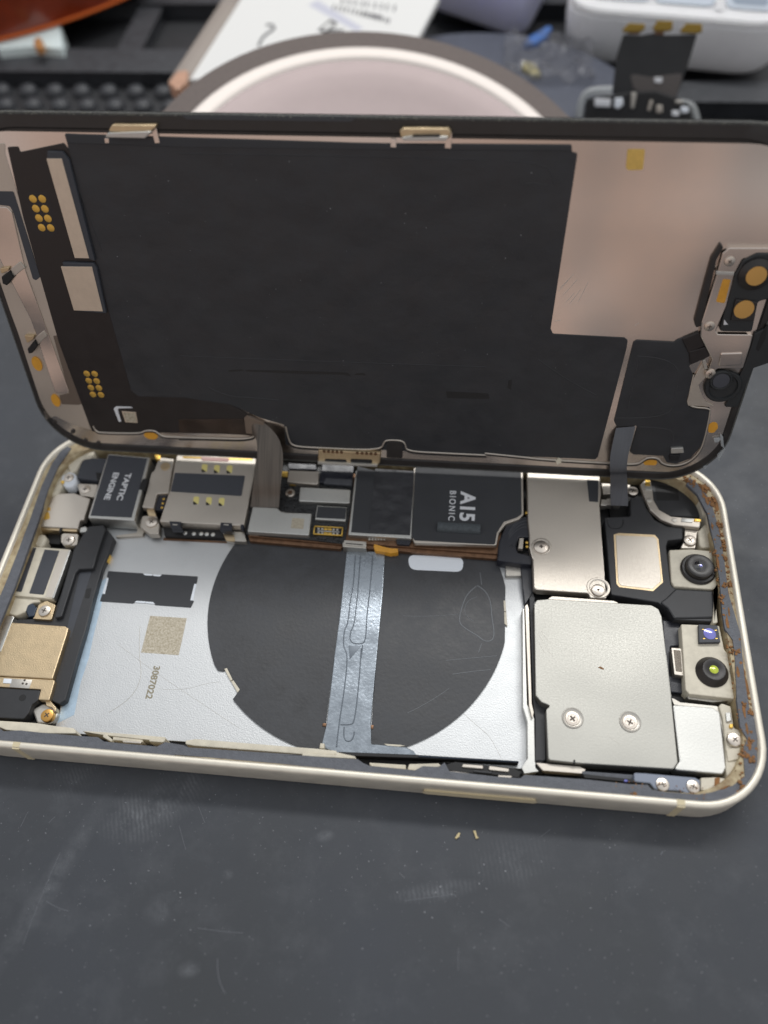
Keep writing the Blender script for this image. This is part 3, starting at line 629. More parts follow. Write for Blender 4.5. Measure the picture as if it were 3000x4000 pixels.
# ---- charging port plate
pp = shield('port_cover', 'G', [(640, 630), (800, 622), (975, 685), (905, 915), (868, 915), (840, 1010), (400, 985), (432, 910), (500, 690)], .47, .3, M['steel_w'], parent=phone, r=.03)
prism('front_lip', pp, M['gold'], tr(TB, 'G', [(400, 985), (840, 1010), (836, 1050), (405, 1025)], .40), .25, .43, .02)
prism('front_notch', pp, M['deep'], tr(TB, 'G', [(645, 1000), (665, 1001), (655, 1050), (635, 1048)], .475), .3, .4745, .002)
for pts in ([(490, 775), (545, 780), (545, 815), (475, 815)], [(465, 830), (530, 830), (540, 900), (490, 915), (440, 890)], [(655, 490), (695, 490), (690, 520), (660, 515)]):
    prism('gold_patch', pp, M['gilt'], rnd(tr(TB, 'G', pts, .474 if pts[0][0] != 655 else .56), .02), .46, .474 if pts[0][0] != 655 else .56, .002)
prism('screw_lug', phone, M['steel_w'], rnd(tr(TB, 'G', [(660, 1055), (850, 1065), (830, 1190), (690, 1195), (655, 1150)], .42), .06), .25, .42, .015)
screw(TB, phone, 'G', 742, 1130, 64, .45)
screw(TB, phone, 'G', 740, 455, 55, .56)
prism('black_gap', phone, M['deep'], tr(TB, 'G', [(530, 1045), (660, 1050), (650, 1180), (500, 1170)], .25), .13, .26, .01)
hump('side_moulding', 'G', [(340, 1180), (380, 1080), (470, 1060), (510, 1110), (470, 1190), (430, 1215)], .15, .40)
prism('clear_drop', phone, M['steel_b'], rnd(tr(TB, 'G', [(865, 1000), (930, 985), (950, 1010), (930, 1050), (860, 1055)], .40), .03), .3, .42, .03)
# ---- speaker module: silver cage with dark bars
sp = shield('speaker_module', 'G', [(322, 1198), (760, 1232), (565, 1768), (98, 1728)], .44, .25, M['ivory'], parent=phone, r=.03)
for nm, mm, pts in (('dark_bar', 'label', [(338, 1213), (392, 1216), (232, 1692), (164, 1686)]), ('dark_bar', 'label', [(482, 1233), (642, 1247), (470, 1722), (314, 1708)]), ('pink_strip', 'steel_w', [(655, 1240), (742, 1248), (560, 1758), (486, 1745)])):
    prism(nm, sp, M[mm], rnd(tr(TB, 'G', pts, .446), .02), .43, .446, .004)
prism('silver_edge', sp, M['steel_b'], tr(TB, 'G', [(745, 1240), (768, 1246), (585, 1765), (562, 1760)], .43), .3, .447, .01)
hump('side_moulding', 'H', [(95, 230), (130, 195), (420, 225), (440, 280), (330, 290), (270, 390), (170, 430), (85, 410)], .14, .38)
prism('blue_chip', phone, mat('dark_blue_glass', '#1c2c40', .15, 0, coat=1.), rnd(tr(TB, 'H', [(290, 310), (350, 290), (400, 340), (370, 430), (300, 440), (275, 380)], .38), .03), .2, .38, .03)
prism('screw_lug', phone, M['gold'], rnd(tr(TB, 'H', [(370, 440), (415, 310), (500, 265), (600, 310), (555, 475), (350, 460)], .40), .05), .25, .40, .015)
screw(TB, phone, 'H', 476, 372, 66, .44)
# ---- black speaker enclosure
enc = shield('speaker_enclosure', 'G', [(950, 990), (1115, 965), (1150, 1010), (1232, 1110), (1165, 1290), (1100, 1440), (1000, 1800), (925, 2100), (840, 2380), (705, 2860), (640, 2905), (540, 2860), (560, 2620), (-60, 2560), (-60, 2050), (120, 1990), (560, 1975), (660, 1700), (800, 1200)], .33, .13, M['black'], parent=phone, r=.04)
prism('raised_step', enc, M['black'], rnd(tr(TB, 'G', [(955, 985), (1112, 968), (1142, 1010), (1055, 1260), (1005, 1440), (850, 1448), (815, 1490), (665, 1960), (585, 1975), (670, 1690), (800, 1230)], .43), .04), .3, .43, .02)
prism('recess_floor', enc, M['label'], rnd(tr(TB, 'G', [(860, 1480), (990, 1470), (760, 2200), (700, 2180)], .335), .04), .30, .335, .005)
prism('dark_notch', enc, M['deep'], rnd(tr(TB, 'G', [(930, 1660), (990, 1650), (965, 1760), (915, 1760)], .332), .02), .30, .334, .002)
for a_, b_ in (((1190, 1165), 0), ((1160, 1290), 0)):
    prism('gold_tab', enc, M['gilt'], tr(TB, 'G', [(a_[0], a_[1]), (a_[0]+30, a_[1]), (a_[0]+5, a_[1]+80), (a_[0]-30, a_[1]+80)], .25), .15, .25, .006)
prism('gold_tab', enc, M['gilt'], tr(TB, 'H', [(660, 1290), (705, 1270), (685, 1370), (635, 1390)], .25), .15, .25, .006)
gp = shield('gold_plate', 'H', [(122, 500), (700, 540), (738, 565), (725, 620), (567, 1112), (-140, 1070), (-60, 800)], .455, .3, M['gold'], parent=phone, r=.03)
prism('steel_edge', phone, M['steel_b'], tr(TB, 'H', [(130, 440), (155, 445), (125, 520), (10, 820), (-20, 800)], .46), .3, .475, .01)
prism('corner_plate', phone, M['steel_w'], rnd(tr(TB, 'H', [(35, 425), (145, 430), (60, 660), (-80, 900), (-120, 800), (0, 540)], .46), .02), .3, .46, .012)
ant = shield('contact_strip', 'H', [(-120, 1080), (568, 1117), (592, 1132), (530, 1342), (412, 1335), (440, 1225), (-120, 1190)], .43, .28, M['gold'], parent=phone, r=.02)
prism('white_pad', ant, M['pill'], tr(TB, 'H', [(40, 1105), (126, 1110), (118, 1160), (30, 1156)], .445), .42, .445, .006)
prism('strip_plate', ant, M['steel'], tr(TB, 'H', [(130, 1108), (350, 1120), (315, 1215), (100, 1200)], .436), .42, .436, .004)
for x, y in ((265, 1125), (245, 1160), (285, 1165)):
    q = tr(TB, 'H', [(x, y)], .44)[0]; lathe('rivet', ant, M['slot'], q[0], q[1], [(.022, .42), (.022, .439), (0, .440)], 10)
bp_ = shield('corner_cover', 'H', [(-120, 1195), (438, 1228), (412, 1340), (345, 1390), (310, 1480), (255, 1545), (-120, 1530)], .40, .14, M['black'], parent=phone, r=.06)
lathe('cover_hole', bp_, M['deep'], *tr(TB, 'H', [(242, 1315)], .402)[0], [(.065, .38), (.065, .403), (0, .403)], 20)
prism('gold_joint', phone, M['gold'], rnd(tr(TB, 'H', [(490, 1350), (540, 1345), (605, 1420), (600, 1470), (560, 1420), (500, 1400)], .36), .02), .2, .36, .012)
prism('screw_well', phone, M['steel'], rnd(tr(TB, 'H', [(340, 1440), (470, 1370), (600, 1430), (630, 1500), (560, 1600), (400, 1590)], .27), .08), .13, .27, .03)
screw(TB, phone, 'H', 505, 1500, 70, .42, gilt=True)
# ---- near inside wall: ivory rails, pockets and contacts
def rail(name, c, pts, z0, z1, m='ivory', bev=.015, r=.02, parent=None):
    return prism(name, parent or phone, M[m], rnd(tr(TB, c, pts, z1), r), z0, z1, bev)
rail('wall_rail', 'H', [(-40, 1560), (330, 1585), (420, 1590), (600, 1620), (790, 1640), (830, 1700), (420, 1700), (60, 1660), (-40, 1620)], .3, .63, bev=.03)
rail('wall_rail', 'M', [(0, 1212), (160, 1222), (520, 1250), (525, 1262), (440, 1268), (160, 1238)], .16, .50)
rail('contact_spring', 'M', [(165, 1225), (210, 1265), (205, 1280), (150, 1248)], .2, .52)
rail('pocket_block', 'M', [(215, 1235), (385, 1252), (390, 1282), (210, 1268)], .2, .48)
rail('pocket_block', 'M', [(270, 1268), (380, 1275), (378, 1290), (268, 1283)], .2, .56, 'steel_w')
rail('contact_spring', 'M', [(440, 1255), (525, 1262), (510, 1282), (420, 1275)], .2, .55)
rail('wall_rail', 'M', [(640, 1270), (700, 1262), (1200, 1303), (1420, 1320), (1530, 1330), (1530, 1358), (1330, 1352), (690, 1302), (640, 1292)], .16, .55, bev=.025)
rail('wall_rail', 'M', [(1330, 1345), (1530, 1355), (1640, 1365), (1640, 1378), (1325, 1362)], .3, .62)
rail('black_channel', 'N', [(200, 1470), (700, 1490), (1370, 1530), (1370, 1548), (720, 1512), (200, 1495)], .14, .32, 'deep', .01)
M['navyline'] = mat('blue_black_edge', '#1b2736', .3, .2)
rail('wall_flex', 'N', [(720, 1494), (1372, 1532), (1372, 1540), (720, 1503)], .3, .34, 'navyline', .004)
rail('contact_block', 'N', [(395, 1540), (640, 1555), (640, 1585), (420, 1570)], .3, .50)
rail('contact_block', 'N', [(660, 1550), (850, 1545), (870, 1560), (830, 1580), (700, 1600), (650, 1585)], .3, .56)
rail('wall_rail', 'N', [(180, 1470), (310, 1500), (320, 1520), (190, 1505)], .3, .60)
rail('dark_pocket', 'N', [(880, 1560), (960, 1535), (1340, 1580), (1390, 1600), (1370, 1640), (1230, 1622), (1000, 1605), (900, 1590)], .3, .61, 'deep', .01)
for pts in ([(1010, 1550), (1140, 1560), (1140, 1582), (1000, 1570)], [(1180, 1562), (1310, 1580), (1305, 1602), (1175, 1588)], [(910, 1595), (960, 1598), (1050, 1610), (1040, 1620), (915, 1608)], [(1240, 1622), (1330, 1628), (1320, 1640), (1235, 1634)]):
    rail('contact_block', 'N', pts, .5, .64, 'steel_w', .01)
rail('contact_block', 'N', [(1080, 1588), (1200, 1598), (1195, 1612), (1075, 1602)], .5, .635, 'black', .01)
rail('ledge_patch', 'S', [(745, 168), (1000, 180), (1300, 205), (1440, 222), (1455, 236), (1300, 225), (960, 196), (750, 178)], .60, .667, 'groove', .004)
# ================================================================== right end
cv = shield('connector_cover', 'K', [(98, 110), (567, 125), (578, 300), (568, 370), (582, 600), (600, 830), (616, 975), (505, 972), (495, 942), (160, 920), (140, 905), (133, 720), (112, 640), (112, 560), (102, 460)], .52, .34, M['steel_w'], parent=phone, r=.05, bev=.02)
prism('dark_label', cv, M['black2'], rnd(tr(TB, 'K', [(485, 205), (560, 210), (558, 350), (500, 345)], .526), .01), .51, .526, .003)
for x, y, r in ((192, 638, 66), (560, 905, 78)):
    q = tr(TB, 'K', [(x, y), (x + r, y)], .523)
    R = math.hypot(q[1][0]-q[0][0], q[1][1]-q[0][1])
    lathe('screw_seat', cv, M['steel_w'], q[0][0], q[0][1], [(R*1.0, .515), (R*.95, .53), (R*.8, .535), (R*.7, .522)], 28)
screw(TB, cv, 'K', 190, 638, 50, .565, kind='plain'); screw(TB, cv, 'K', 560, 918, 45, .575, kind='plain')
prism('plate_gap', phone, M['deep'], tr(TB, 'K', [(600, 250), (640, 450), (650, 950), (620, 980), (150, 930), (130, 990), (560, 1010), (700, 980), (640, 400)], .2), .13, .2, 0)
# black earpiece box with its silver window
eb = shield('earpiece_box', 'K', [(600, 450), (768, 442), (766, 322), (845, 318), (868, 385), (925, 465), (1005, 508), (1105, 515), (1108, 590), (1010, 600), (1000, 640), (1032, 890), (1060, 912), (1305, 925), (1330, 1095), (1312, 1128), (1050, 1112), (1000, 1040), (945, 1002), (725, 965), (640, 950)], .46, .13, M['black'], parent=phone, r=.05, bev=.02)
sw = prism('silver_window', eb, M['steel_w'], rnd(tr(TB, 'K', [(672, 565), (920, 575), (940, 592), (968, 862), (912, 915), (705, 892), (688, 870)], .468), .03), .44, .468, .008)
prism('window_rim', eb, M['gold'], rnd(tr(TB, 'K', [(658, 560), (690, 550), (925, 562), (950, 590), (980, 870), (915, 928), (695, 902), (676, 880)], .464), .03), .44, .464, .004)
prism('raised_fold', eb, M['black'], rnd(tr(TB, 'K', [(1060, 912), (1305, 925), (1328, 1100), (1050, 1105), (1010, 1040), (960, 1000), (1000, 970)], .49), .04), .4, .49, .03)
twire('seam', eb, M['deep'], 'K', [(616, 465), (620, 520), (700, 525), (725, 490), (720, 465)], .461, .008)
prism('corner_recess', phone, M['black'], rnd(tr(TB, 'K', [(880, 180), (1150, 220), (1210, 300), (1230, 450), (1000, 440), (900, 400)], .36), .1), .13, .36, .03)
prism('recess_pad', phone, M['deep'], rnd(tr(TB, 'K', [(925, 235), (1075, 250), (1085, 340), (940, 340)], .37), .03), .3, .365, .01)
# curved antenna strip with gilt ends
arc = shield('curved_antenna', 'K', [(830, 236), (862, 208), (898, 206), (910, 262), (918, 335), (955, 400), (1030, 442), (1195, 455), (1225, 470), (1218, 517), (1050, 498), (965, 462), (895, 400), (855, 310)], .53, .44, M['steel_w'], parent=phone, r=.04)
for pts, m_2 in (([(864, 206), (896, 207), (896, 244), (864, 242)], 'gilt'), ([(1182, 455), (1226, 460), (1224, 478), (1180, 474)], 'gilt'), ([(866, 248), (906, 250), (906, 275), (868, 273)], 'steel_b'), ([(1100, 452), (1170, 458), (1168, 482), (1098, 476)], 'steel_b')):
    prism('antenna_contact_glint', arc, M[m_2], tr(TB, 'K', pts, .545), .52, .545, .006)  # gilt end contacts, plus white glints put in as bright steel patches
for x, y, r in ((890, 336, .045), (1052, 466, .042)):
    lathe('rivet', arc, M['steel'], *tr(TB, 'K', [(x, y)], .54)[0], [(r*1.3, .52), (r*1.25, .538), (r, .542), (0, .542)], 18)
prism('antenna_foot', phone, M['steel_w'], rnd(tr(TB, 'K', [(1120, 520), (1215, 520), (1200, 560), (1190, 650), (1090, 650), (1115, 600)], .42), .03), .25, .42, .015)
screw(TB, phone, 'K', 1155, 595, 42, .47); screw(TB, phone, 'K', 784, 276, 36, .50)
for x, y in ((600, 350), (635, 345), (690, 345)):
    prism('tiny_socket', phone, M['steel'], rnd(tr(TB, 'K', [(x-22, y-20), (x+16, y-18), (x+14, y+24), (x-26, y+22)], .45), .02), .3, .45, .02)
prism('socket_bar', phone, M['steel_w'], rnd(tr(TB, 'K', [(580, 225), (770, 235), (765, 290), (590, 300)], .42), .03), .2, .42, .02)
hump('wall_block', 'K', [(1225, 290), (1265, 330), (1275, 430), (1240, 440), (1215, 360)], .2, .52, .03)
hump('wall_block', 'K', [(1205, 540), (1260, 480), (1290, 520), (1320, 640), (1215, 650)], .2, .44, .03)
hump('wall_run', 'K', [(1060, 195), (1150, 205), (1230, 290), (1290, 420), (1330, 640), (1365, 870), (1310, 920), (1335, 1130), (1300, 1140), (1320, 920), (1335, 860), (1300, 640), (1255, 440), (1190, 300), (1130, 240)], .15, .55, .02, r=.03)
# front camera
fc = shield('front_camera', 'K', [(1020, 660), (1165, 655), (1310, 668), (1330, 690), (1348, 890), (1300, 917), (1050, 896), (1032, 862)], .50, .2, M['ivory'], parent=phone, r=.03)
b0 = tr(TB, 'K', [(1208, 800), (1322, 800)], .52); b1 = tr(TB, 'K', [(1218, 748), (1300, 748)], .66)
rr0 = abs(b0[1][0]-b0[0][0]); rr1 = abs(b1[1][0]-b1[0][0])
cx_, cy_ = (b0[0][0]+b1[0][0])/2, (b0[0][1]+b1[0][1])/2
lathe('lens_barrel', fc, M['border'], cx_, cy_, [(rr0, .48), (rr0, .53), (rr0*.92, .56), (rr1*1.12, .565), (rr1*1.05, .66), (rr1*.9, .675), (rr1*.55, .66), (rr1*.2, .65)], 40)
lathe('lens', fc, M['glass'], cx_, cy_, [(rr1*.5, .655), (rr1*.3, .675), (0, .685)], 24)
lathe('lens_spot', fc, M['violet'], cx_+.005, cy_-.005, [(rr1*.14, .68), (rr1*.1, .690), (0, .692)], 16)
# depth camera module
dc = shield('depth_camera', 'L', [(1096, 228), (1345, 238), (1376, 390), (1405, 430), (1432, 445), (1472, 690), (1460, 716), (1150, 682), (1125, 655)], .52, .22, M['ivory'], parent=phone, r=.03, bev=.02)
prism('base_step', dc, M['steel'], rnd(tr(TB, 'L', [(1128, 660), (1468, 700), (1460, 722), (1300, 735), (1140, 712)], .40), .02), .2, .40, .015)
sq = prism('square_sensor', dc, M['label'], rnd(tr(TB, 'L', [(1210, 230), (1332, 237), (1352, 345), (1214, 348)], .60), .01), .5, .60, .01)
lathe('violet_lens', sq, M['violet'], *tr(TB, 'L', [(1282, 291)], .603)[0], [(.115, .59), (.112, .604), (.06, .612), (0, .615)], 28)
for x, y in ((1238, 262), (1322, 268), (1326, 322), (1246, 322)):
    prism('gilt_dot', sq, M['gilt'], tr(TB, 'L', [(x-7, y-2), (x+7, y-2), (x+7, y+2), (x-7, y+2)], .6045), .59, .602, 0)
g0 = tr(TB, 'L', [(1296, 556), (1402, 556)], .53); g1 = tr(TB, 'L', [(1310, 505), (1386, 505)], .66)
s0, s1 = abs(g0[1][0]-g0[0][0]), abs(g1[1][0]-g1[0][0]); cx_, cy_ = (g0[0][0]+g1[0][0])/2, (g0[0][1]+g1[0][1])/2
lathe('lens_barrel', dc, M['border'], cx_, cy_, [(s0, .51), (s0, .535), (s0*.95, .55), (s1*1.04, .65), (s1*.96, .665), (s1*.5, .665), (s1*.44, .655), (0, .655)], 40)
lathe('lime_lens', dc, M['lime'], cx_, cy_, [(s1*.42, .65), (s1*.3, .664), (0, .67)], 20)
mc = prism('mesh_block', phone, M['steel_w'], rnd(tr(TB, 'L', [(1032, 380), (1100, 385), (1116, 566), (1052, 556)], .44), .02), .25, .44, .012)
prism('mesh', mc, mat('fine_mesh', '#8f867a', .6, .4, 60, .8, .4, 60), rnd(tr(TB, 'L', [(1046, 395), (1092, 399), (1102, 540), (1062, 534)], .444), .02), .42, .444, .003)
prism('camera_bay', phone, M['deep'], tr(TB, 'L', [(960, 180), (1110, 200), (1150, 690), (1350, 730), (1030, 760)], .22), .13, .22, 0)
prism('bay_flex', phone, M['navy'], rnd(tr(TB, 'L', [(975, 200), (1090, 210), (1095, 370), (1030, 375), (1020, 560), (1110, 580), (1125, 680), (1025, 670), (985, 400)], .30), .03), .2, .30, .03)
# big camera cover
cc = shield('camera_cover', 'L', [(143, 100), (160, 72), (240, 65), (905, 105), (950, 130), (972, 180), (1000, 430), (1032, 700), (1076, 1125), (1048, 1168), (420, 1130), (235, 1110), (220, 782), (240, 765), (240, 755), (190, 735), (153, 690)], .56, .25, M['cover'], parent=phone, r=.05, bev=.03)
for x, y in ((393, 838), (765, 862)):
    q = tr(TB, 'L', [(x, y), (x + 70, y)], .56); R = abs(q[1][0]-q[0][0])
    lathe('screw_well', cc, M['steel'], q[0][0], q[0][1], [(R*1.03, .556), (R*1.0, .572), (R*.93, .578), (R*.86, .572), (R*.74, .5615), (0, .5615)], 30)
    screw(TB, cc, 'L', x, y + 2, 50, .575, kind='dish')
for pts in ([(165, 290), (260, 430)], [(185, 270), (240, 350)], [(160, 330), (215, 420)], [(480, 300), (520, 330)], [(620, 950), (700, 1010)]):
    twire('scratch', cc, M['steel'], 'L', pts, .5585, .0035)
prism('notch', cc, M['deep'], tr(TB, 'L', [(398, 1108), (410, 1108), (410, 1132), (396, 1130)], .5615), .5, .5615, 0)
prism('speck', cc, M['rust'], rnd(tr(TB, 'L', [(556, 508), (575, 503), (598, 518), (590, 524), (570, 515)], .565), .01), .55, .566, .003)
prism('rear_plate', phone, M['steel_w'], rnd(tr(TB, 'L', [(235, 60), (260, 45), (660, 75), (690, 88), (680, 130), (240, 90)], .52), .03), .3, .52, .015)
sc_ = shield('side_cover', 'L', [(1042, 750), (1300, 768), (1348, 800), (1388, 1160), (1368, 1202), (1046, 1172), (1085, 1120)], .53, .25, M['steel_b'], parent=phone, r=.05, bev=.02)
prism('cover_flange', phone, M['steel'], rnd(tr(TB, 'L', [(1030, 700), (1090, 735), (1330, 760), (1370, 820), (1390, 1000), (1380, 1010), (1340, 800), (1290, 775), (1050, 752)], .46), .03), .3, .46, .015)
# wall between battery bay and cameras
prism('bay_wall', phone, M['steel_b'], rnd(tr(TB, 'L', [(66, 130), (82, 125), (100, 750), (130, 800), (145, 850), (150, 1120), (175, 1185), (80, 1200), (60, 1160), (100, 1100), (98, 860), (70, 760)], .40), .02), .15, .40, .02)
prism('bay_wall', phone, M['steel_w'], rnd(tr(TB, 'L', [(84, 110), (100, 95), (108, 120), (128, 740), (142, 800), (132, 850), (110, 760)], .46), .02), .15, .46, .012)
prism('black_wall', phone, M['black'], rnd(tr(TB, 'L', [(112, 60), (135, 20), (150, 60), (140, 100), (158, 700), (195, 745), (236, 760), (215, 790), (218, 1112), (150, 1120), (150, 840), (136, 740)], .36), .02), .13, .36, .02)
prism('black_wall', phone, M['navy'], rnd(tr(TB, 'P', [(2030, 2170), (2090, 2130), (2085, 2180), (2085, 2310), (2050, 2365), (2040, 2280)], .30), .02), .13, .30, .02)
lathe('wall_pin', phone, M['deep'], *tr(TB, 'L', [(180, 1150)], .40)[0], [(.12, .15), (.12, .36), (.08, .40), (0, .40)], 20)
# bottom right bracket, bar and screws
rail('flex_bar', 'L', [(455, 1180), (785, 1205), (790, 1240), (520, 1212), (455, 1200)], .3, .48, 'gasket', .012)
rail('steel_bar', 'L', [(150, 1125), (440, 1150), (480, 1170), (460, 1200), (200, 1180)], .3, .46, 'steel_w', .015)
rail('dark_pocket', 'L', [(460, 1200), (790, 1235), (790, 1255), (470, 1225)], .3, .61, 'deep', .005)
rail('blue_bit', 'L', [(728, 1234), (752, 1236), (750, 1252), (726, 1250)], .5, .62, 'violet', .01)
bk = shield('flex_bracket', 'L', [(790, 1190), (860, 1195), (1185, 1222), (1222, 1240), (1218, 1325), (1130, 1328), (1095, 1312), (925, 1302), (895, 1262), (790, 1252)], .60, .4, mat('blue_grey_bracket', '#7c8391', .45, .3), parent=phone, r=.04)
screw(TB, phone, 'L', 978, 1266, 44, .63); screw(TB, phone, 'L', 1176, 1280, 44, .63)
rail('ivory_block', 'L', [(1225, 1225), (1330, 1222), (1410, 1235), (1490, 1225), (1440, 1290), (1330, 1308), (1225, 1305)], .4, .60, 'ivory', .02)
rail('rust_patch', 'L', [(1315, 1225), (1350, 1218), (1345, 1285), (1310, 1300)], .5, .61, 'rust', .01)
rail('wall_run', 'L', [(1340, 760), (1360, 740), (1420, 760), (1440, 900), (1510, 930), (1520, 980), (1490, 1020), (1500, 1210), (1400, 1235), (1385, 1180), (1385, 1000), (1365, 840)], .2, .52, 'ivory', .03, .04)
rail('screw_lug', 'L', [(1395, 930), (1440, 915), (1510, 940), (1515, 1000), (1470, 1030), (1400, 1015)], .4, .56, 'ivory', .03, .05)
screw(TB, phone, 'L', 1446, 975, 48, .60)
rail('contact', 'L', [(1385, 800), (1418, 800), (1425, 855), (1390, 865)], .4, .56, 'steel_b', .02)
rail('gilt_drop', 'L', [(1412, 875), (1436, 872), (1434, 902), (1410, 900)], .4, .56, 'gilt', .02)
rail('wall_block', 'L', [(1390, 1040), (1480, 1020), (1490, 1100), (1400, 1120)], .3, .55, 'ivory', .03)
# side features of the frame: power key, antenna bands
def yk(px_x, px_y, z=.42):
    # x position along the near side face
    d = CM @ Vector(((px_x - 1500)/FPX, -(px_y - 2000)/FPX, -1)); k = (-W_/2 - CAM.y)/d.y; return (CAM + d*k)
k0, k1 = yk(1655, 3087), yk(2093, 3126)
bm = bmesh.new(); zc = (k0.z + k1.z)/2
add_prism(bm, rnd([(k0.x, zc-.085), (k1.x, zc-.085), (k1.x, zc+.085), (k0.x, zc+.085)], .085, 6), -.1, .035, .02, 3)
o = link('power_key', newmesh(bm, 'power_key'), mat('pale_metal_key', '#e0d3b2', .34, .1), phone)
o.rotation_euler = (math.radians(90), 0, 0); o.location = (0, -W_/2, 0)
M['band'] = mat('antenna_band', '#cbbf9f', .55)
for xx in (yk(2665, 3150).x, yk(75, 2935).x):
    bm = bmesh.new()
    add_prism(bm, [(xx-.065, .03), (xx+.065, .03), (xx+.065, .705), (xx-.065, .705)], -.12, .0035, .0)
    o = link('antenna_band', newmesh(bm, 'antenna_band'), M['band'], phone); o.rotation_euler = (math.radians(90), 0, 0); o.location = (0, -W_/2, 0)
    prism('antenna_band', phone, M['band'], [(xx-.065, -W_/2+.03), (xx+.065, -W_/2+.03), (xx+.065, -W_/2+.115), (xx-.065, -W_/2+.115)], .70, .7235, 0)
# rust crumbs along the right-hand groove and gasket
bm = bmesh.new()
def crumb(x, y, z, r):
    n = 6; vs = []; a0 = random.random()*6
    for k in range(n):
        a = a0 + 2*math.pi*k/n; q = r*random.uniform(.6, 1.2); vs.append((x + q*math.cos(a), y + q*math.sin(a)))
    add_prism(bm, vs, z - .02, z + r*random.uniform(.3, .7), 0)
def along(t, ins):
    """a point on the right-hand end of the frame, ins inside its outer edge; t runs from the far to the near corner"""
    pts = rrect(L_, W_, R_, ins, 16); seq = pts[0:17][::-1] + pts[51:][::-1]
    seq = pts[16::-1] + pts[:50:-1]
    f = t*(len(seq)-1)
    # walk by length
    ls = [0]
    for p, q in zip(seq, seq[1:]): ls.append(ls[-1] + math.hypot(q[0]-p[0], q[1]-p[1]))
    d = t*ls[-1]
    for i in range(len(seq)-1):
        if ls[i+1] >= d:
            u = (d-ls[i])/max(1e-6, ls[i+1]-ls[i]); return (seq[i][0]+(seq[i+1][0]-seq[i][0])*u, seq[i][1]+(seq[i+1][1]-seq[i][1])*u)
    return seq[-1]
for k in range(220):
    t = random.betavariate(.8, .8)*.9; ins = random.choice((.15, .17, .2, .24, .3, .38)) + random.uniform(-.02, .04)
    p = along(t, ins); crumb(p[0], p[1], .65 if ins < .28 else .664, random.choice((.008, .012, .016, .022, .03)))
for k in range(52):
    t = random.betavariate(.8, .7)*.95; ins = random.choice((.17, .2, .24, .28, .34)); p = along(t, ins); q2 = along(min(1, t + .01), ins)
    a0 = math.atan2(q2[1]-p[1], q2[0]-p[0]); r = random.uniform(.03, .09); vs = []
    for j in range(9):
        a = 2*math.pi*j/9; u = r*random.uniform(.7, 1.5)*math.cos(a)*1.6; v = r*.35*random.uniform(.6, 1.4)*math.sin(a)
        vs.append((p[0] + u*math.cos(a0) - v*math.sin(a0), p[1] + u*math.sin(a0) + v*math.cos(a0)))
    add_prism(bm, vs, .63, (.6505 if ins < .28 else .6695) + random.uniform(0, .008), 0)
for k in range(16):
    t = random.random()*.92; ins = random.uniform(.16, .4); p = along(t, ins)
    for j in range(14): crumb(p[0] + random.gauss(0, .03), p[1] + random.gauss(0, .04), .655 + random.uniform(0, .02), random.uniform(.01, .03))
for k in range(40):
    x = random.uniform(4.5, 6.4); crumb(x, -W_/2 + random.uniform(.16, .4), .663, random.uniform(.006, .014))
for c_, x, y, r in (('K', 1175, 228, .07), ('K', 1250, 255, .10), ('K', 1295, 345, .08), ('K', 1340, 500, .08), ('X', 1420, 1130, .08), ('X', 1505, 880, .07), ('X', 1495, 700, .05), ('X', 1500, 440, .06), ('X', 1435, 360, .05), ('X', 420, 1190, .05), ('K', 1380, 720, .05)):
    q = tr(TB, c_, [(x, y)], .66)[0]
    for j in range(16): crumb(q[0] + random.gauss(0, r*.4), q[1] + random.gauss(0, r*.45), .655 + random.uniform(0, .025), r*random.uniform(.15, .5))
prop(link('rust_crumbs', newmesh(bm, 'rust_crumbs'), M['rust'], phone), kind='stuff')
# ================================================================== THE DISPLAY, standing open behind the phone
disp = empty('display_panel', DS.mat, 'opened phone display standing upright with its black backing facing the viewer', 'display')
def dshape(pts, r=0, c='P'):
    q = pts; return rnd(q, r) if r else q
def dpr(name, c, pts, w1, w0, m, r=.0, bev=.008, parent=None):
    p = tr(DS, c, pts, w1)
    return prism(name, parent or disp, M[m] if isinstance(m, str) else m, rnd(p, r) if r else p, w0, w1, bev)
SL, SW, SR = 14.36, 6.86, 1.2
def sh_rect(ins):
    return [(x, y + SW/2) for x, y in rrect(SL, SW, SR, ins)]
# glass sandwich and the raised black border frame
prism('cover_glass', disp, mat('black_glass', '#101112', .12, 0, coat=.5), sh_rect(.02), -.17, -.05, .03)
def dloft(name, m, loops, ang=.3):
    bm = bmesh.new(); rings = []
    for (l, r, b, t), z in loops:
        rings.append([bm.verts.new((-SL/2 + l + (x+SL/2)/SL*(SL-l-r), b + (y/SW)*(SW-b-t), z)) for x, y in sh_rect(0)])
    N = len(rings[0])
    for a, b in zip(rings, rings[1:] + rings[:1]):
        for k in range(N): bm.faces.new((a[k], a[(k+1) % N], b[(k+1) % N], b[k]))
    return link(name, newmesh(bm, name), m, disp, ang)
dloft('border_frame', M['border'], [((.035,)*4, -.06), ((.035,)*4, -.005), ((.05,)*4, .0), ((.13, .13, .17, .24), .0), ((.15, .15, .19, .27), -.02), ((.20, .20, .28, .375), -.022), ((.20, .20, .28, .375), -.06)])
dloft('glass_edge', mat('worn_glass_edge', '#4d4e4c', .6, 0, 40, .8, .6, 26), [((.0,)*4, -.10), ((.0,)*4, -.012), ((.012,)*4, .0), ((.034,)*4, .001), ((.034,)*4, -.10)], .6)
back = prism('backing_plate', disp, M['lcd_metal'], rnd([(-7.0, .22), (7.0, .22), (7.0, 6.54), (-7.0, 6.54)], 1.0, 10), -.05, -.008, .008)
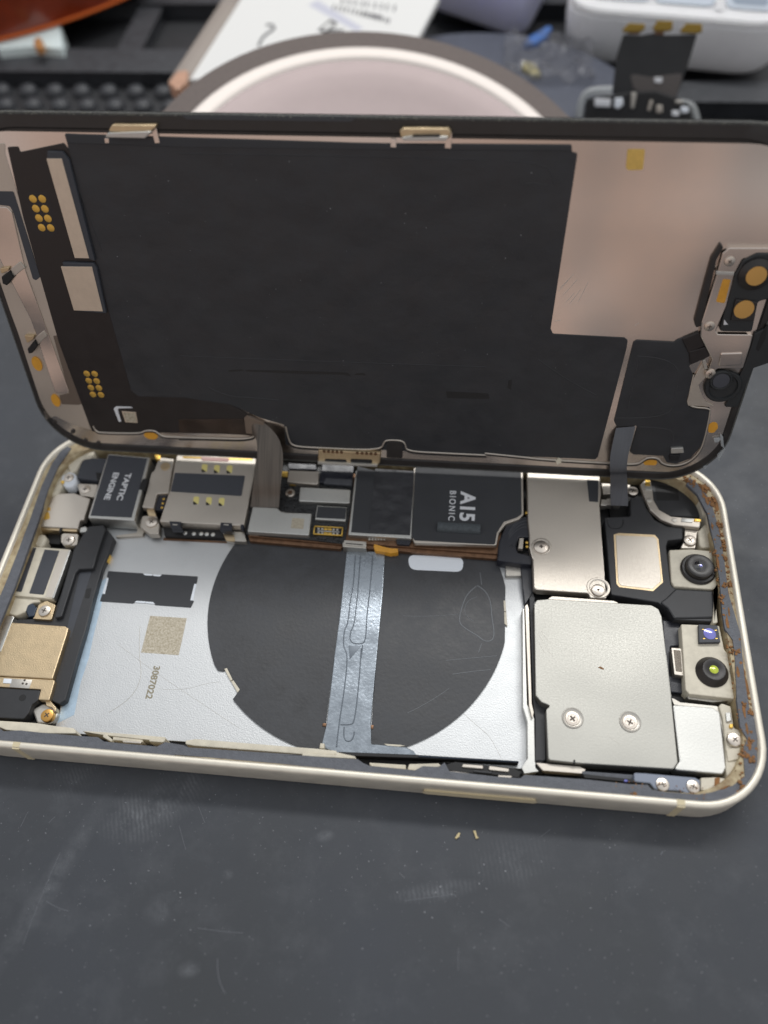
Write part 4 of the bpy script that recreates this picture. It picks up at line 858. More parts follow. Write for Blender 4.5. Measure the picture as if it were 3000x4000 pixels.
for pts in ([(160, 230), (260, 130)], [(180, 285), (285, 170)], [(200, 335), (265, 265)], [(230, 345), (310, 240)], [(150, 255), (235, 155)], [(290, 330), (365, 185)], [(120, 470), (170, 460)], [(700, 500), (730, 480)], [(1000 - 320, 840 - 180), (700, 640)]):
    p_ = tr(DS, 'F', pts, -.008); wire('scratch', back, M['steel_b'], [(*p_[0], -.0105), ((p_[0][0]+p_[1][0])/2 + .01, (p_[0][1]+p_[1][1])/2, -.0095), (*p_[1], -.0105)], .0045)
# bright grey dirt along the top glass edge
bm = bmesh.new()
for k in range(900):
    x = random.uniform(-6.2, 6.6); s_ = random.uniform(.003, .012)
    vs = box2(x, 6.85 - random.uniform(.0, .03), s_*random.uniform(1, 4), s_, random.uniform(-.3, .3))
    add_prism(bm, vs, -.05, -.012 + random.uniform(0, .02), 0)
prop(link('edge_dust', newmesh(bm, 'edge_dust'), mat('edge_dust', '#77786f', .8, 0, 30, 0, .4, 20), disp), kind='stuff')
dpr('top_groove', 'C', [(10, 68), (960, 76), (930, 104), (40, 92)], .004, -.02, mat('slate_edge', '#3c3f44', .45), .02, .003)
# graphite sheet over most of the back
gs = dpr('graphite_sheet', 'P', [(251, 522), (700, 545), (1500, 560), (2233, 566), (2235, 595), (2256, 600), (2250, 640), (2151, 1285), (2160, 1305), (2440, 1320), (2452, 1330), (2448, 1360), (2336, 1785), (2325, 1795), (1500, 1758), (1115, 1738), (1110, 1660), (1010, 1630), (900, 1580), (720, 1553), (540, 1548), (512, 1525), (415, 1190), (270, 590)], .012, -.03, 'graphite', .03, .006)
dpr('top_fold', 'P', [(251, 524), (1500, 562), (2232, 568), (2234, 590), (1500, 585), (700, 575), (262, 560)], .02, .0, 'black2', .02, .01, gs)
# faint creases, scuffs and rubbed marks on the sheet
M['crease'] = mat('graphite_crease', '#37383b', .5)
M['scuff'] = mat('dark_scuff', '#1d1e20', .4)
def dwire(name, c, pts, w, r, m, parent=None): return wire(name, parent or disp, M[m], [(*p, w) for p in tr(DS, c, pts, w)], r)
for c_, pts, r in (('E', [(120, 343), (240, 350), (330, 368), (385, 410), (400, 480)], .010), ('E', [(230, 480), (300, 470), (360, 490)], .012), ('C', [(0, 275), (600, 285), (1100, 292), (1659, 310)], .010),
                   ('D', [(0, 400), (700, 430), (1659, 460)], .012), ('D', [(160, 570), (250, 620), (400, 625), (540, 640)], .02),
                   ('A', [(560, 500), (680, 800), (830, 1200)], .014), ('F', [(0, 740), (180, 880), (420, 1000)], .012)):
    dwire('crease', c_, pts, .012 - r*.9, r*1.3, 'graphite', gs)
dpr('scuff', 'D', [(265, 478), (340, 474), (350, 482), (270, 488)], .0135, .0, 'scuff', 0, 0, gs)
dpr('scuff', 'D', [(360, 476), (700, 484), (910, 492), (930, 512), (880, 502), (700, 500), (360, 486)], .0135, .0, 'scuff', 0, 0, gs)
dpr('scuff', 'D', [(942, 504), (960, 494), (1000, 494), (1008, 508), (985, 506)], .0135, .0, 'scuff', 0, 0, gs)
dpr('rubbed_patch', 'O', [(963, 845), (1055, 850), (1058, 862), (966, 860)], .0135, .0, 'scuff', .02, 0, gs)
dpr('nick', 'O', [(1098, 822), (1106, 820), (1104, 842), (1096, 838)], .0135, .0, 'scuff', 0, 0, gs)
bm = bmesh.new()
for k in range(75):
    x, y = random.uniform(420, 2300), random.uniform(620, 1740)
    if x > 2120 and y < 1330: continue
    q = DS.px(x, y, .012); r = random.choice((.003, .004, .005, .008))
    add_prism(bm, oval(q[0], q[1], r*random.uniform(.6, 1.6), r, 6), .008, .0145, 0)
prop(link('dust_specks', newmesh(bm, 'dust_specks'), mat('grey_dust', '#8d8f92', .8), disp), kind='stuff')
# left: flex board, gold pads, chips
fb = dpr('flex_board', 'P', [(28, 575), (70, 573), (75, 595), (245, 560), (272, 592), (345, 900), (420, 1200), (512, 1525), (540, 1548), (720, 1553), (900, 1580), (975, 1620), (990, 1690), (960, 1700), (860, 1695), (360, 1686), (345, 1650), (230, 1340), (90, 850)], .016, -.02, 'flexblk', .03, .006)
for c_, c4, r in (('A', [(267, 782), (342, 782), (291, 861), (364, 863), (316, 938), (388, 941), (338, 1015), (411, 1017)], .068), ('B', [(703, 746), (767, 748), (719, 803), (783, 806), (737, 859), (801, 861), (753, 914), (818, 917)], .068)):
    for p in tr(DS, c_, c4, .02):
        lathe('gold_pad', fb, M['gilt'], p[0], p[1], [(r, .01), (r, .022), (r*.9, .024), (0, .024)], 20)
dpr('pad_outline', 'A', [(215, 730), (390, 725), (470, 1040), (440, 1080), (320, 1080), (270, 1040)], .0175, .0, mat('pad_field', '#241f20', .5), .08, .002, fb)
dpr('pad_outline', 'B', [(640, 715), (800, 712), (875, 950), (850, 975), (690, 970)], .0175, .0, M['flexblk'], .06, .002, fb)
for c_, pts, base in (('A', [(375, 455), (500, 455), (722, 1265), (605, 1262)], [(380, 395), (505, 400), (560, 470), (770, 1290), (720, 1270), (380, 460)]),
                      ('P', [(237, 1041), (359, 1042), (402, 1217), (288, 1213)], [(242, 1025), (365, 1028), (378, 1050), (415, 1225), (300, 1216)])):
    b_ = dpr('chip_body', c_, base, .075, .0, 'label', .02, .02, fb)
    dpr('chip_cover', c_, pts, .082, .05, 'chip', .01, .006, b_)
dpr('marked_chip', 'B', [(985, 1050), (1100, 1060), (1115, 1145), (1015, 1140)], .03, .0, 'chip', .005, .004, fb)
dpr('etched_patch', 'B', [(1000, 1062), (1092, 1068), (1104, 1138), (1022, 1134)], .032, .02, 'etch', 0, 0, fb)
dpr('white_hook', 'B', [(920, 1030), (940, 1012), (1060, 1015), (1078, 1025), (960, 1028), (955, 1045), (982, 1135), (962, 1138)], .025, .0, 'white', .01, .004, fb)
dpr('flex_fold', 'D', [(-5, 745), (345, 742), (400, 835), (300, 825), (0, 818)], .03, .0, mat('sheen_flex_fold', '#3b3029', .28, .4, wave=(1.2, .15)), .03, .01, fb)  # brown sheen of the satin flex put into the patch colour
# left metal edge: plate with black strip, clips and amber dots
lp = dpr('edge_plate', 'P', [(-60, 560), (20, 560), (20, 600), (345, 1650), (355, 1680), (275, 1655), (215, 1625), (180, 1640), (70, 1300), (-80, 900)], .0, -.03, 'steel_w', .02, .006)
dpr('black_strip', 'A', [(-20, 720), (108, 722), (325, 1415), (292, 1442), (265, 1430), (110, 900), (80, 842), (-20, 830)], .01, -.02, 'label', .03, .005, lp)
dpr('grey_strip', 'B', [(430, 440), (480, 435), (665, 990), (640, 1000), (500, 995), (480, 920), (560, 905)], .005, -.02, mat('taupe_strip', '#75695f', .4, .5), .02, .004, lp)
dpr('raised_cover', 'P', [(-40, 808), (25, 808), (48, 830), (100, 1060), (270, 1530), (262, 1540), (215, 1536), (120, 1250), (-60, 900)], .02, -.01, 'lcd_metal', .04, .015, lp)
for c_, x, y, rx, ry in (('B', 300, 665, .10, .16), ('B', 452, 962, .09, .15)):
    q = tr(DS, c_, [(x, y)], .012)[0]
    prism('amber_dot', lp, M['kapton'], oval(q[0], q[1], rx, ry), -.02, .022, .004)
for c_, pts, b2, gl in (('A', [(10, 1415), (70, 1370), (105, 1420), (55, 1485), (20, 1470)], [(85, 1350), (160, 1290), (205, 1340), (105, 1415)], [(0, 1345), (75, 1335), (70, 1365), (10, 1390)]),
                        ('B', [(222, 545), (275, 480), (300, 525), (260, 580), (230, 585)], [(285, 455), (350, 400), (380, 440), (305, 515)], [(195, 438), (275, 440), (270, 470), (220, 500)])):
    dpr('clip_block', c_, pts, .10, .0, 'deep', .02, .02, lp); dpr('clip_arm', c_, b2, .045, .0, 'steel', .02, .01, lp); dpr('clip_hook', c_, gl, .07, .0, 'gold', .02, .01, lp)
# top clips
for c_, body, lip, feet in (('A', [(872, 238), (905, 183), (1255, 185), (1262, 205), (1185, 262)], [(848, 285), (870, 250), (1235, 235), (1172, 292)], [[(845, 290), (880, 290), (885, 330), (850, 332)], [(1228, 235), (1265, 200), (1295, 330), (1255, 332)]]),
                            ('C', [(1190, 152), (1210, 140), (1455, 142), (1470, 160), (1462, 195), (1195, 190)], [(1200, 192), (1245, 182), (1455, 185), (1440, 208), (1212, 207)], [[(1142, 195), (1172, 197), (1172, 245), (1142, 243)], [(1438, 190), (1475, 160), (1468, 250), (1434, 248)]])):
    cl = dpr('hook_clip', c_, body, .14, -.02, 'gold', .03, .02)
    dpr('clip_lip', c_, lip, .20, .02, 'steel_b', .02, .015, cl)
    for f in feet: dpr('clip_foot', c_, f, .03, .0, 'lcd_metal', .01, .006, cl)
dpr('clip_slot', 'C', [(1265, 180), (1410, 178), (1400, 186), (1250, 188)], .203, .1, 'deep', .01, 0, cl)
# metal seam along the lower edge
for r_, dz, m_2 in ((.022, .016, 'steel_w'), (.016, .02, 'deep')):
    oy = 0 if m_2 == 'steel_w' else 11
    for c_, pts in (('B', [(755, 1165), (770, 1215), (850, 1225), (1140, 1230), (1175, 1205), (1260, 1205), (1310, 1255), (1400, 1258), (1659, 1270)]),
                    ('D', [(0, 842), (180, 845), (380, 852), (405, 835)]),
                    ('D', [(575, 780), (590, 860), (620, 890), (750, 897), (1090, 912), (1108, 862), (1130, 855), (1205, 858), (1222, 880), (1228, 915), (1400, 925), (1659, 937)]),
                    ('F', [(-380, 1420), (-60, 1452), (0, 1460), (250, 1478), (520, 1492)]),
                    ('F', [(640, 1498), (720, 1500), (760, 1470), (800, 1448), (870, 1455), (895, 1495), (980, 1512), (1080, 1490), (1160, 1420), (1200, 1330), (1245, 1120), (1235, 1095), (1110, 1088), (1075, 1050), (1125, 850)])):
        dwire('plate_seam', c_, [(x, y + oy) for x, y in pts], dz - .008, r_, m_2, back)
# lower hook bracket with slots and punched marks
hb = dpr('hook_bracket', 'D', [(752, 910), (1088, 925), (1085, 975), (1070, 1000), (748, 982)], .10, .0, 'gold', .02, .02)
dpr('bracket_lip', 'D', [(748, 975), (1072, 990), (1068, 1002), (748, 987)], .16, .05, 'steel_b', .01, .01, hb)
for x in (845, 984):
    dpr('bracket_slot', 'D', [(x-60, 957), (x+58, 961), (x+60, 980), (x-58, 977)], .103, .05, 'deep', .05, 0, hb)
for k, x in enumerate((783, 806, 829, 852, 876, 962, 988, 1012, 1036, 1060)):
    q = tr(DS, 'D', [(x, 918 + (x-783)*.05)], .104)[0]; lathe('punch_mark', hb, M['copper'], q[0], q[1], [(.038, .09), (.036, .106), (.02, .104), (0, .100)], 10)
dpr('black_notch', 'D', [(1122, 868), (1205, 870), (1206, 955), (1118, 950)], .03, .0, 'border', .04, .006)
dpr('yellow_patch', 'E', [(832, 276), (935, 277), (922, 398), (835, 400), (822, 385)], .006, -.03, 'yellow', .03, .004)
# right: black flex sheet
rf = dpr('flex_sheet', 'F', [(690, 622), (715, 608), (985, 622), (1005, 605), (1165, 548), (1240, 722), (1090, 790), (1122, 862), (1072, 1045), (1090, 1083), (1240, 1095), (1250, 1112), (1195, 1350), (1100, 1460), (1000, 1497), (930, 1490), (905, 1440), (690, 1430), (665, 1412), (718, 1222), (570, 1232), (550, 1190)], .02, -.02, 'graphite', .04, .008)
for c_, pts in (('F', [(715, 720), (1030, 730), (1000, 1000), (940, 1180), (560, 1165)]), ('F', [(735, 1230), (940, 1235), (990, 1290), (960, 1430)]), ('F', [(725, 750), (640, 1150)])):
    dwire('crease', c_, pts, .018, .008, 'crease', rf)
dpr('flex_fold', 'F', [(1040, 600), (1165, 548), (1205, 650), (1085, 700)], .05, .0, 'flexblk', .03, .015, rf)
dpr('flex_fold', 'F', [(1090, 690), (1210, 655), (1242, 722), (1100, 785)], .06, .0, 'flexblk', .03, .015, rf)
dpr('clear_lens', 'F', [(960, 1385), (1050, 1380), (1055, 1420), (960, 1425)], .08, .02, M['steel_b'], .02, .03)
dpr('black_bead', 'F', [(945, 1430), (1030, 1430), (1020, 1478), (950, 1480)], .05, .02, 'deep', .05, .02)
# sensor bracket
dpr('bracket_flank', 'F', [(1250, 20), (1320, -90), (1340, -60), (1290, 30), (1215, 360), (1190, 500), (1140, 520), (1130, 470)], .06, -.02, 'border', .04, .02)  # black left flank of the sensor bracket
sb = dpr('sensor_bracket', 'F', [(1290, 130), (1330, -20), (1380, -60), (1700, -60), (1700, 30), (1480, 20), (1420, 130), (1390, 300), (1285, 540), (1300, 562), (1552, 565), (1535, 640), (1480, 812), (1290, 815), (1270, 885), (1212, 872), (1255, 745), (1172, 580), (1180, 480), (1215, 370)], .09, -.02, 'lcd_metal', .04, .02)
dpr('bracket_ridge', 'F', [(1285, 112), (1418, 118), (1414, 142), (1284, 135)], .105, .05, 'steel_b', .01, .01, sb)
dpr('raised_tab', 'F', [(1318, 700), (1478, 695), (1472, 790), (1300, 795)], .115, .05, 'lcd_metal', .04, .025, sb)
dpr('amber_sticker', 'F', [(1335, 165), (1392, 170), (1348, 342), (1284, 330)], .094, .05, 'kapton', .03, .003, sb)
M['housing'] = mat('sensor_housing', '#26292b', .42, 0, 40, .06, .1, 5)
sbh = dpr('sensor_housing', 'F', [(1420, 140), (1480, 30), (1580, -20), (1750, -20), (1720, 300), (1590, 330), (1545, 550), (1310, 545)], .12, -.02, 'housing', .06, .03)
q0 = tr(DS, 'F', [(1578, 130), (1655, 130), (1565, 190)], .20)
rr = abs(q0[1][0]-q0[0][0])
lathe('lens_ring', sbh, M['border'], q0[0][0], q0[0][1] - .03, [(rr*1.6, .10), (rr*1.6, .16), (rr*1.4, .18), (rr*1.2, .20), (rr*1.02, .22), (rr*1.0, .19)], 36)
lathe('amber_lens', sbh, M['amberlens'], q0[0][0], q0[0][1] - .03, [(rr, .19), (rr*.98, .215), (0, .22)], 32)
q1 = tr(DS, 'F', [(1487, 386), (1560, 386)], .17); rr = abs(q1[1][0]-q1[0][0])
dpr('lens_block', 'F', [(1425, 310), (1585, 330), (1560, 470), (1390, 470)], .16, .05, 'border', .03, .02, sbh)
lathe('amber_lens', sbh, M['amberlens'], q1[0][0], q1[0][1], [(rr, .15), (rr*.98, .172), (0, .175)], 32)
dpr('white_corner', 'F', [(1345, 460), (1372, 495), (1340, 497)], .135, .1, 'white', 0, .003, sbh)
dpr('right_rail', 'F', [(1560, 560), (1720, 480), (1700, 760), (1555, 810), (1440, 1090), (1345, 1090), (1480, 810), (1540, 640)], .05, -.03, 'housing', .04, .02)
dpr('rail_slot', 'F', [(1660, 480), (1640, 600), (1590, 690), (1570, 670), (1610, 560)], .054, .0, 'deep', .03, 0)
# ear speaker lens
dpr('speaker_plate', 'F', [(1190, 760), (1215, 870), (1160, 930), (1200, 1040), (1280, 1085), (1085, 1080), (1075, 1050), (1125, 880)], .03, -.02, 'steel_w', .02, .008)
q2 = tr(DS, 'F', [(1335, 940), (1470, 940)], .06); rr = abs(q2[1][0]-q2[0][0])
q3 = tr(DS, 'F', [(1325, 905)], .15)[0]
el = lathe('lens_well', disp, M['housing'], q2[0][0], q2[0][1], [(rr, -.02), (rr, .06), (rr*.93, .09), (rr*.78, .09), (rr*.72, .05), (0, .04)], 40)
lathe('round_lens', el, M['housing'], q3[0], q3[1], [(rr*.62, .04), (rr*.62, .10), (rr*.56, .13), (rr*.50, .13), (rr*.47, .115), (0, .118)], 36)
lathe('lens_face', el, mat('grey_lens_face', '#46484f', .22, 0, coat=.3), q3[0], q3[1], [(rr*.46, .112), (rr*.44, .122), (0, .124)], 32)
for x, y, r in ((1385, 42, 40), (1240, 510, 40), (1245, 852, 40)):
    screw(DS, disp, 'F', x, y, r, .115)
dpr('steel_pin', 'F', [(1185, 755), (1208, 745), (1225, 812), (1200, 822)], .09, .0, 'steel', .01, .02)
for pts in ([(772, 1468), (855, 1466), (862, 1490), (850, 1508), (770, 1506), (762, 1490)], [(1232, 1215), (1262, 1194), (1295, 1203), (1300, 1240), (1268, 1276), (1226, 1270)]):
    dpr('amber_dot', 'F', pts, .0, -.03, 'kapton', .06, .003)
q = tr(DS, 'B', [(1222, 1248)], .0)[0]; prism('amber_dot', disp, M['kapton'], oval(q[0], q[1], .15, .10), -.03, -.002, .003)
# cracked clear corner and a few chips of broken glass
M['shard'] = mat('broken_glass', '#c9cfd2', .12, 0, coat=.5, trans=.5)
for pts in ([(1315, 1285), (1335, 1300), (1345, 1390), (1320, 1365)], [(1270, 1320), (1325, 1310), (1305, 1340), (1275, 1345)], [(1305, 1470), (1352, 1392), (1345, 1385), (1295, 1440)], [(1195, 1522), (1222, 1518), (1205, 1530)]):
    dpr('glass_chip', 'F', pts, .05, .0, M['shard'], 0, .004)
dpr('white_chip', 'F', [(130, 1480), (150, 1458), (172, 1468), (170, 1490), (140, 1505)], .05, .0, 'ivory', .01, .01)
for c_, x, y in (('B', 440, 1140), ('B', 590, 1215), ('B', 565, 1245), ('B', 690, 1290), ('B', 795, 1310)):
    q = tr(DS, c_, [(x, y)], .01)[0]; lathe('edge_nub', disp, M['border'], q[0], q[1], [(.05, -.02), (.045, .02), (0, .035)], 12)
# the two ribbon cables down to the board
def dpt(c, x, y, w):
    u, v = tr(DS, c, [(x, y)], w)[0]; return DS.mat @ Vector((u, v, w))
def tpt(c, x, y, z):
    u, v = tr(TB, c, [(x, y)], z)[0]; return Vector((u, v, z))
def depth_of(p): return -((CM.transposed() @ (p - CAM)).z)
bpy.context.view_layer.update()
def cable(name, m, head, mids, tail, bulge):
    rows = [head]; d0 = depth_of((head[0] + head[1]) / 2); d1 = depth_of((tail[0] + tail[1]) / 2); n = len(mids) + 1
    for i, (c, l, r) in enumerate(mids):
        t = (i+1)/n; d = d0 + (d1-d0)*t - bulge*math.sin(math.pi*min(1, t*1.15))
        (fl,), (fr_,) = full(c, [l]), full(c, [r])
        rows.append((rayp(*fl, d), rayp(*fr_, d)))
    rows.append(tail)
    return ribbon(name, disp, m, rows)
cable('ribbon_cable', M['ribbon'], (dpt('D', 395, 828, .045), dpt('D', 372, 722, .045)),
      [('D', (412, 848), (452, 758)), ('D', (420, 878), (520, 822)), ('D', (421, 925), (553, 892)), ('D', (416, 1000), (560, 975)), ('I', (914, 390), (1135, 390)), ('I', (900, 500), (1125, 505))],
      (tpt('I', 888, 582, .49), tpt('I', 1118, 588, .49)), .18)
dpr('cable_end', 'D', [(350, 738), (365, 725), (452, 762), (500, 840), (415, 828), (360, 820)], .06, .0, mat('taupe_stiffener', '#7a6c60', .4, .4), .02, .01)
cable('ribbon_cable', M['ribbon_g'], (dpt('F', 565, 1238, .03), dpt('F', 706, 1226, .03)),
      [('F', (545, 1330), (682, 1330)), ('F', (524, 1440), (652, 1440)), ('F', (521, 1540), (642, 1540)), ('K', (638, 180), (745, 180)), ('K', (637, 260), (750, 265))],
      (tpt('K', 640, 372, .53), tpt('K', 752, 376, .53)), .12)

# ================================================================== BEHIND: bench clutter, out of focus
# shallow metal dish with a dark rim, slightly tipped
t_, yw = math.radians(12), math.radians(35)
dex = Vector((math.cos(yw), math.sin(yw), 0)); dh = Vector((-math.sin(yw), math.cos(yw), 0)); dey = dh*math.cos(t_) + Vector((0, 0, math.sin(t_)))
DF = Frame((-0.68, 10.87, 1.6), dex, dey)
dish = empty('metal_dish', DF.mat, 'round pinkish metal dish with a dark brown rim behind the display', 'dish')
R0 = 6.43
M['dishrim'] = mat('brown_felt_rim', '#5e5450', .7, 0, 40, .3, .12, 8)
M['dishmetal'] = mat('pink_reflection_metal', '#8b7e7d', .45, .35, 50, .03, .03, 2)  # pinkish reflection in the bowl put into the base colour
lathe('rim', dish, M['dishrim'], 0, 0, [(R0*.86, -.25), (R0, -.25), (R0, -.04), (R0*.995, 0), (R0*.895, .0), (R0*.89, -.05)], 96)
lathe('bright_lip', dish, mat('lip_highlight', '#c9c1bb', .5, .3), 0, 0, [(R0*.893, -.06), (R0*.89, .02), (R0*.883, .035), (R0*.87, .03), (R0*.845, -.005), (R0*.82, -.045), (R0*.815, -.1)], 96, 1.2)  # highlight on the curved step put in as a paler colour
lathe('bowl', dish, M['dishmetal'], 0, 0, [(R0*.825, -.05), (R0*.80, -.075), (R0*.78, -.1), (R0*.74, -.13), (R0*.65, -.145), (0, -.15)], 96, 1.2)
lathe('foot', dish, M['dishrim'], 0, 0, [(0, -.26), (R0*.4, -.26), (R0*.4, -.42), (0, -.42)], 48)
# the foot that carries it down to the mat
bm = bmesh.new(); add_lathe(bm, 0, 0, [(1.9, 0), (1.9, .2), (1.2, .4), (1.0, 1.5), (0, 1.5)], 40)
ft = link('stand', newmesh(bm, 'stand'), M['dishrim'], dish); ft.matrix_parent_inverse = DF.inv; ft.location = (-.67, 10.95, 0.0)
# helper to lay a slab by its measured outline on a level surface
def slab(name, c, pts, z1, z0, m, r, bev, label, cat, seg=3):
    o = prism(name, None, m, rnd(tr(TB, c, pts, z1), r, 6), z0, z1, bev, 0, seg)
    return prop(o, label, cat)
# clear bag with a printed card
M['card'] = mat('white_card', '#d5d5d3', .6)
bag = empty('clear_bag', TB.mat, 'clear plastic bag holding a printed white card behind the metal dish', 'bag')
cardo = prism('card', bag, M['card'], tr(TB, 'P', [(740, 310), (950, -20), (1720, -20), (1640, 135), (1500, 300)], 1.35), 1.15, 1.35, .03)
M['bagfilm'] = mat('clear_film', '#b5aaa0', .18, 0, alpha=.55, coat=.3)
prism('film_edge', bag, M['bagfilm'], rnd(tr(TB, 'P', [(655, 320), (690, 270), (880, -20), (948, -20), (742, 312), (690, 350)], 1.35), .05), 1.05, 1.36, .08)
prism('film_corner', bag, mat('crumpled_film', '#c69a80', .15, 0, 6, .8, .2, 5, alpha=.8), rnd(tr(TB, 'P', [(655, 320), (690, 275), (735, 270), (730, 320), (690, 352)], 1.45), .1), 1.05, 1.45, .1)
M['ink'] = mat('printed_ink', '#6f6f72', .7)
twire('ink_mark', cardo, M['ink'], 'P', [(1010, 180), (1020, 150), (1055, 125), (1075, 110), (1060, 95), (1040, 100)], 1.352, .05)
for (x0, y0, x1, y1, n, hh) in ((1330, -10, 1560, 22, 9, 26), (1300, 18, 1500, 60, 12, 20), (1400, 40, 1530, 75, 9, 20)):
    for k in range(n):
        t = (k + .3*random.random())/n; x = x0 + (x1-x0)*t; y = y0 + (y1-y0)*t
        prism('ink_stroke', cardo, M['ink'], tr(TB, 'P', [(x, y), (x+8, y+1), (x+2, y+hh), (x-6, y+hh-1)], 1.353), 1.34, 1.353, 0)
M['ink_d'] = mat('dark_ink', '#38383b', .7)
for pts in ([(1290, 75), (1320, 90), (1270, 130), (1240, 118)],):
    ol = tr(TB, 'P', pts, 1.354); prism('ink_box', cardo, M['ink_d'], ol, 1.34, 1.354, 0)
    c_ = [Vector(p) for p in ol]; g = sum(c_, Vector((0, 0)))/4
    prism('ink_box', cardo, M['card'], [tuple(g + (p-g)*.6) for p in c_], 1.34, 1.356, 0)
for k in range(4):
    prism('ink_stroke', cardo, M['ink_d'], tr(TB, 'P', [(1290+k*16, 108+k*2), (1300+k*16, 112), (1282+k*16, 130), (1272+k*16, 128)], 1.354), 1.34, 1.354, 0)
M['lav'] = mat('lavender_card', '#b9bac6', .6)
prism('card_strip', cardo, M['lav'], tr(TB, 'P', [(1205, 20), (1240, 0), (1420, 110), (1390, 122)], 1.352), 1.34, 1.352, 0)
# dark round pad under the right side of the dish
q = TB.px(1760, 330, 1.0)
pad = lathe('round_pad', None, mat('slate_pad', '#464a56', .6, 0, 10, .1, .1, 3), 1.75, 16.3, [(0, .25), (5.4, .25), (5.5, .3), (5.5, .5), (5.4, .55), (0, .55)], 72)
prop(pad, 'dark slate round pad lying between the dish and the white boxes', 'pad')
# two white plastic boxes
M['box'] = mat('white_plastic', '#ecedf0', .42, 0, 20, .02, .03, 2, sss=.8)
M['box2'] = mat('lavender_plastic', '#c9cae0', .45, sss=.8)
M['lid'] = mat('clear_lid', '#aeb8c4', .12, 0, coat=.6, spec=.7)
M['lid_d'] = mat('shaded_contents', '#7e8a98', .25)
b1 = empty('organiser_box', TB.mat, 'white plastic box with a clear compartment lid at the right back corner', 'box')
A_, B_ = Vector(TB.px(2185, 235, .05)), Vector(TB.px(3010, 312, .05)); ux = (B_ - A_).normalized(); uy = Vector((-ux.y, ux.x)); bl_ = (B_ - A_).length
def loc_(x, y): return tuple(A_ + ux*x + uy*y)
def brect(x0, y0, x1, y1): return [loc_(x0, y0), loc_(x1, y0), loc_(x1, y1), loc_(x0, y1)]
zt = 1.5
bm = bmesh.new(); rings = []
for ins, z in ((.35, .02), (.12, .08), (.0, .3), (-.08, zt - .3), (-.06, zt)):
    rings.append([bm.verts.new((x, y, z)) for x, y in rnd(brect(ins, ins, bl_ - ins, 9 - ins), 1.3, 10)])
for a, b in zip(rings, rings[1:]):
    for k in range(len(a)): bm.faces.new((a[k], a[(k+1) % len(a)], b[(k+1) % len(a)], b[k]))
bm.faces.new(rings[0]); bm.faces.new(rings[-1])
link('body', newmesh(bm, 'body'), M['box'], b1, .6)
prism('lid', b1, M['box'], rnd(brect(.05, .1, bl_ - .05, 8.9), 1.2, 10), zt - .02, zt + .22, .12, 0, 4)
xs_ = (.55, 2.35, 4.25, 6.2); 
for x0, x1 in ((.75, 2.5), (2.72, 4.5), (4.95, bl_ - .5)):
    prism('window', b1, M['lid'], rnd(brect(x0, .75, x1, 7.6), .25, 5), zt + .1, zt + .26, .05)
for x0, x1, y0 in ((.95, 2.35, 1.2), (5.1, bl_ - .7, 1.0)):
    prism('contents', b1, M['lid_d'], rnd(brect(x0, y0, x1, 7.4), .2, 4), zt + .1, zt + .27, .02)
prism('rib', b1, M['box'], brect(4.6, .5, 4.78, 7.6), zt + .1, zt + .31, .04)
bm = bmesh.new(); rings = []
P0 = [Vector(p) for p in tr(TB, 'P', [(1670, 28), (2045, 158), (2140, -20), (2240, -330), (1760, -330)], .1)]
for sc, z in ((.97, .06), (1.0, .3), (1.01, 1.35), (1.02, 1.4), (1.02, 1.75), (.98, 1.82)):
    g = sum(P0, Vector((0, 0)))/5
    rings.append([bm.verts.new((x, y, z)) for x, y in rnd([tuple(g + (p - g)*sc) for p in P0], .7, 8)])
for a, b in zip(rings, rings[1:]):
    for k in range(len(a)): bm.faces.new((a[k], a[(k+1) % len(a)], b[(k+1) % len(a)], b[k]))
bm.faces.new(rings[0]); bm.faces.new(rings[-1])
prop(link('parts_box', newmesh(bm, 'parts_box'), M['box2'], None, .6), 'pale lavender plastic box left of the white compartment box', 'box')
# scraps between the boxes
prop(prism('blue_scrap', None, mat('blue_plastic', '#2f5c9c', .45), rnd(tr(TB, 'P', [(2040, 160), (2070, 140), (2140, 95), (2160, 102), (2140, 135), (2095, 165), (2060, 170)], .75), .1), .52, .75, .08), 'small bright blue plastic scrap between the two plastic boxes', 'scrap')
bm = bmesh.new(); g = []
for i in range(15):
    for j in range(11):
        pass
cx0, cy0 = TB.px(2150, 240, .5)
NX, NY = 18, 14; vs = []
for i in range(NX):
    for j in range(NY):
        x = cx0 + (i-NX/2)*.17 + random.uniform(-.05, .05); y = cy0 + (j-NY/2)*.22 + random.uniform(-.05, .05)
        vs.append(bm.verts.new((x, y, .75 + random.uniform(-.16, .16) + .1*math.sin(i*.9 + j*.5))))
for i in range(NX-1):
    for j in range(NY-1): bm.faces.new((vs[i*NY+j], vs[(i+1)*NY+j], vs[(i+1)*NY+j+1], vs[i*NY+j+1]))
wr = link('clear_wrapper', newmesh(bm, 'clear_wrapper'), mat('wrapper_film', '#77787f', .25, 0, alpha=.16, coat=.15), None, .3)
md = wr.modifiers.new('thickness', 'SOLIDIFY'); md.thickness = .012
prop(wr, 'crumpled clear plastic wrapper beside the white compartment box', 'wrapper')
prop(prism('orange_scrap', None, mat('orange_scrap', '#c4734c', .55), rnd(tr(TB, 'P', [(2295, 290), (2340, 290), (2348, 305), (2330, 314), (2296, 310)], .35), .05), .03, .35, .04), 'small orange scrap lying left of the upright ribbon connector', 'scrap')
prop(prism('yellow_scrap', None, mat('yellow_scrap', '#8f8760', .55), rnd(tr(TB, 'P', [(2040, 230), (2090, 245), (2120, 290), (2080, 290), (2040, 260)], .7), .1), .3, .7, .05), 'dull yellow scrap poking out from beside the dish rim', 'scrap')
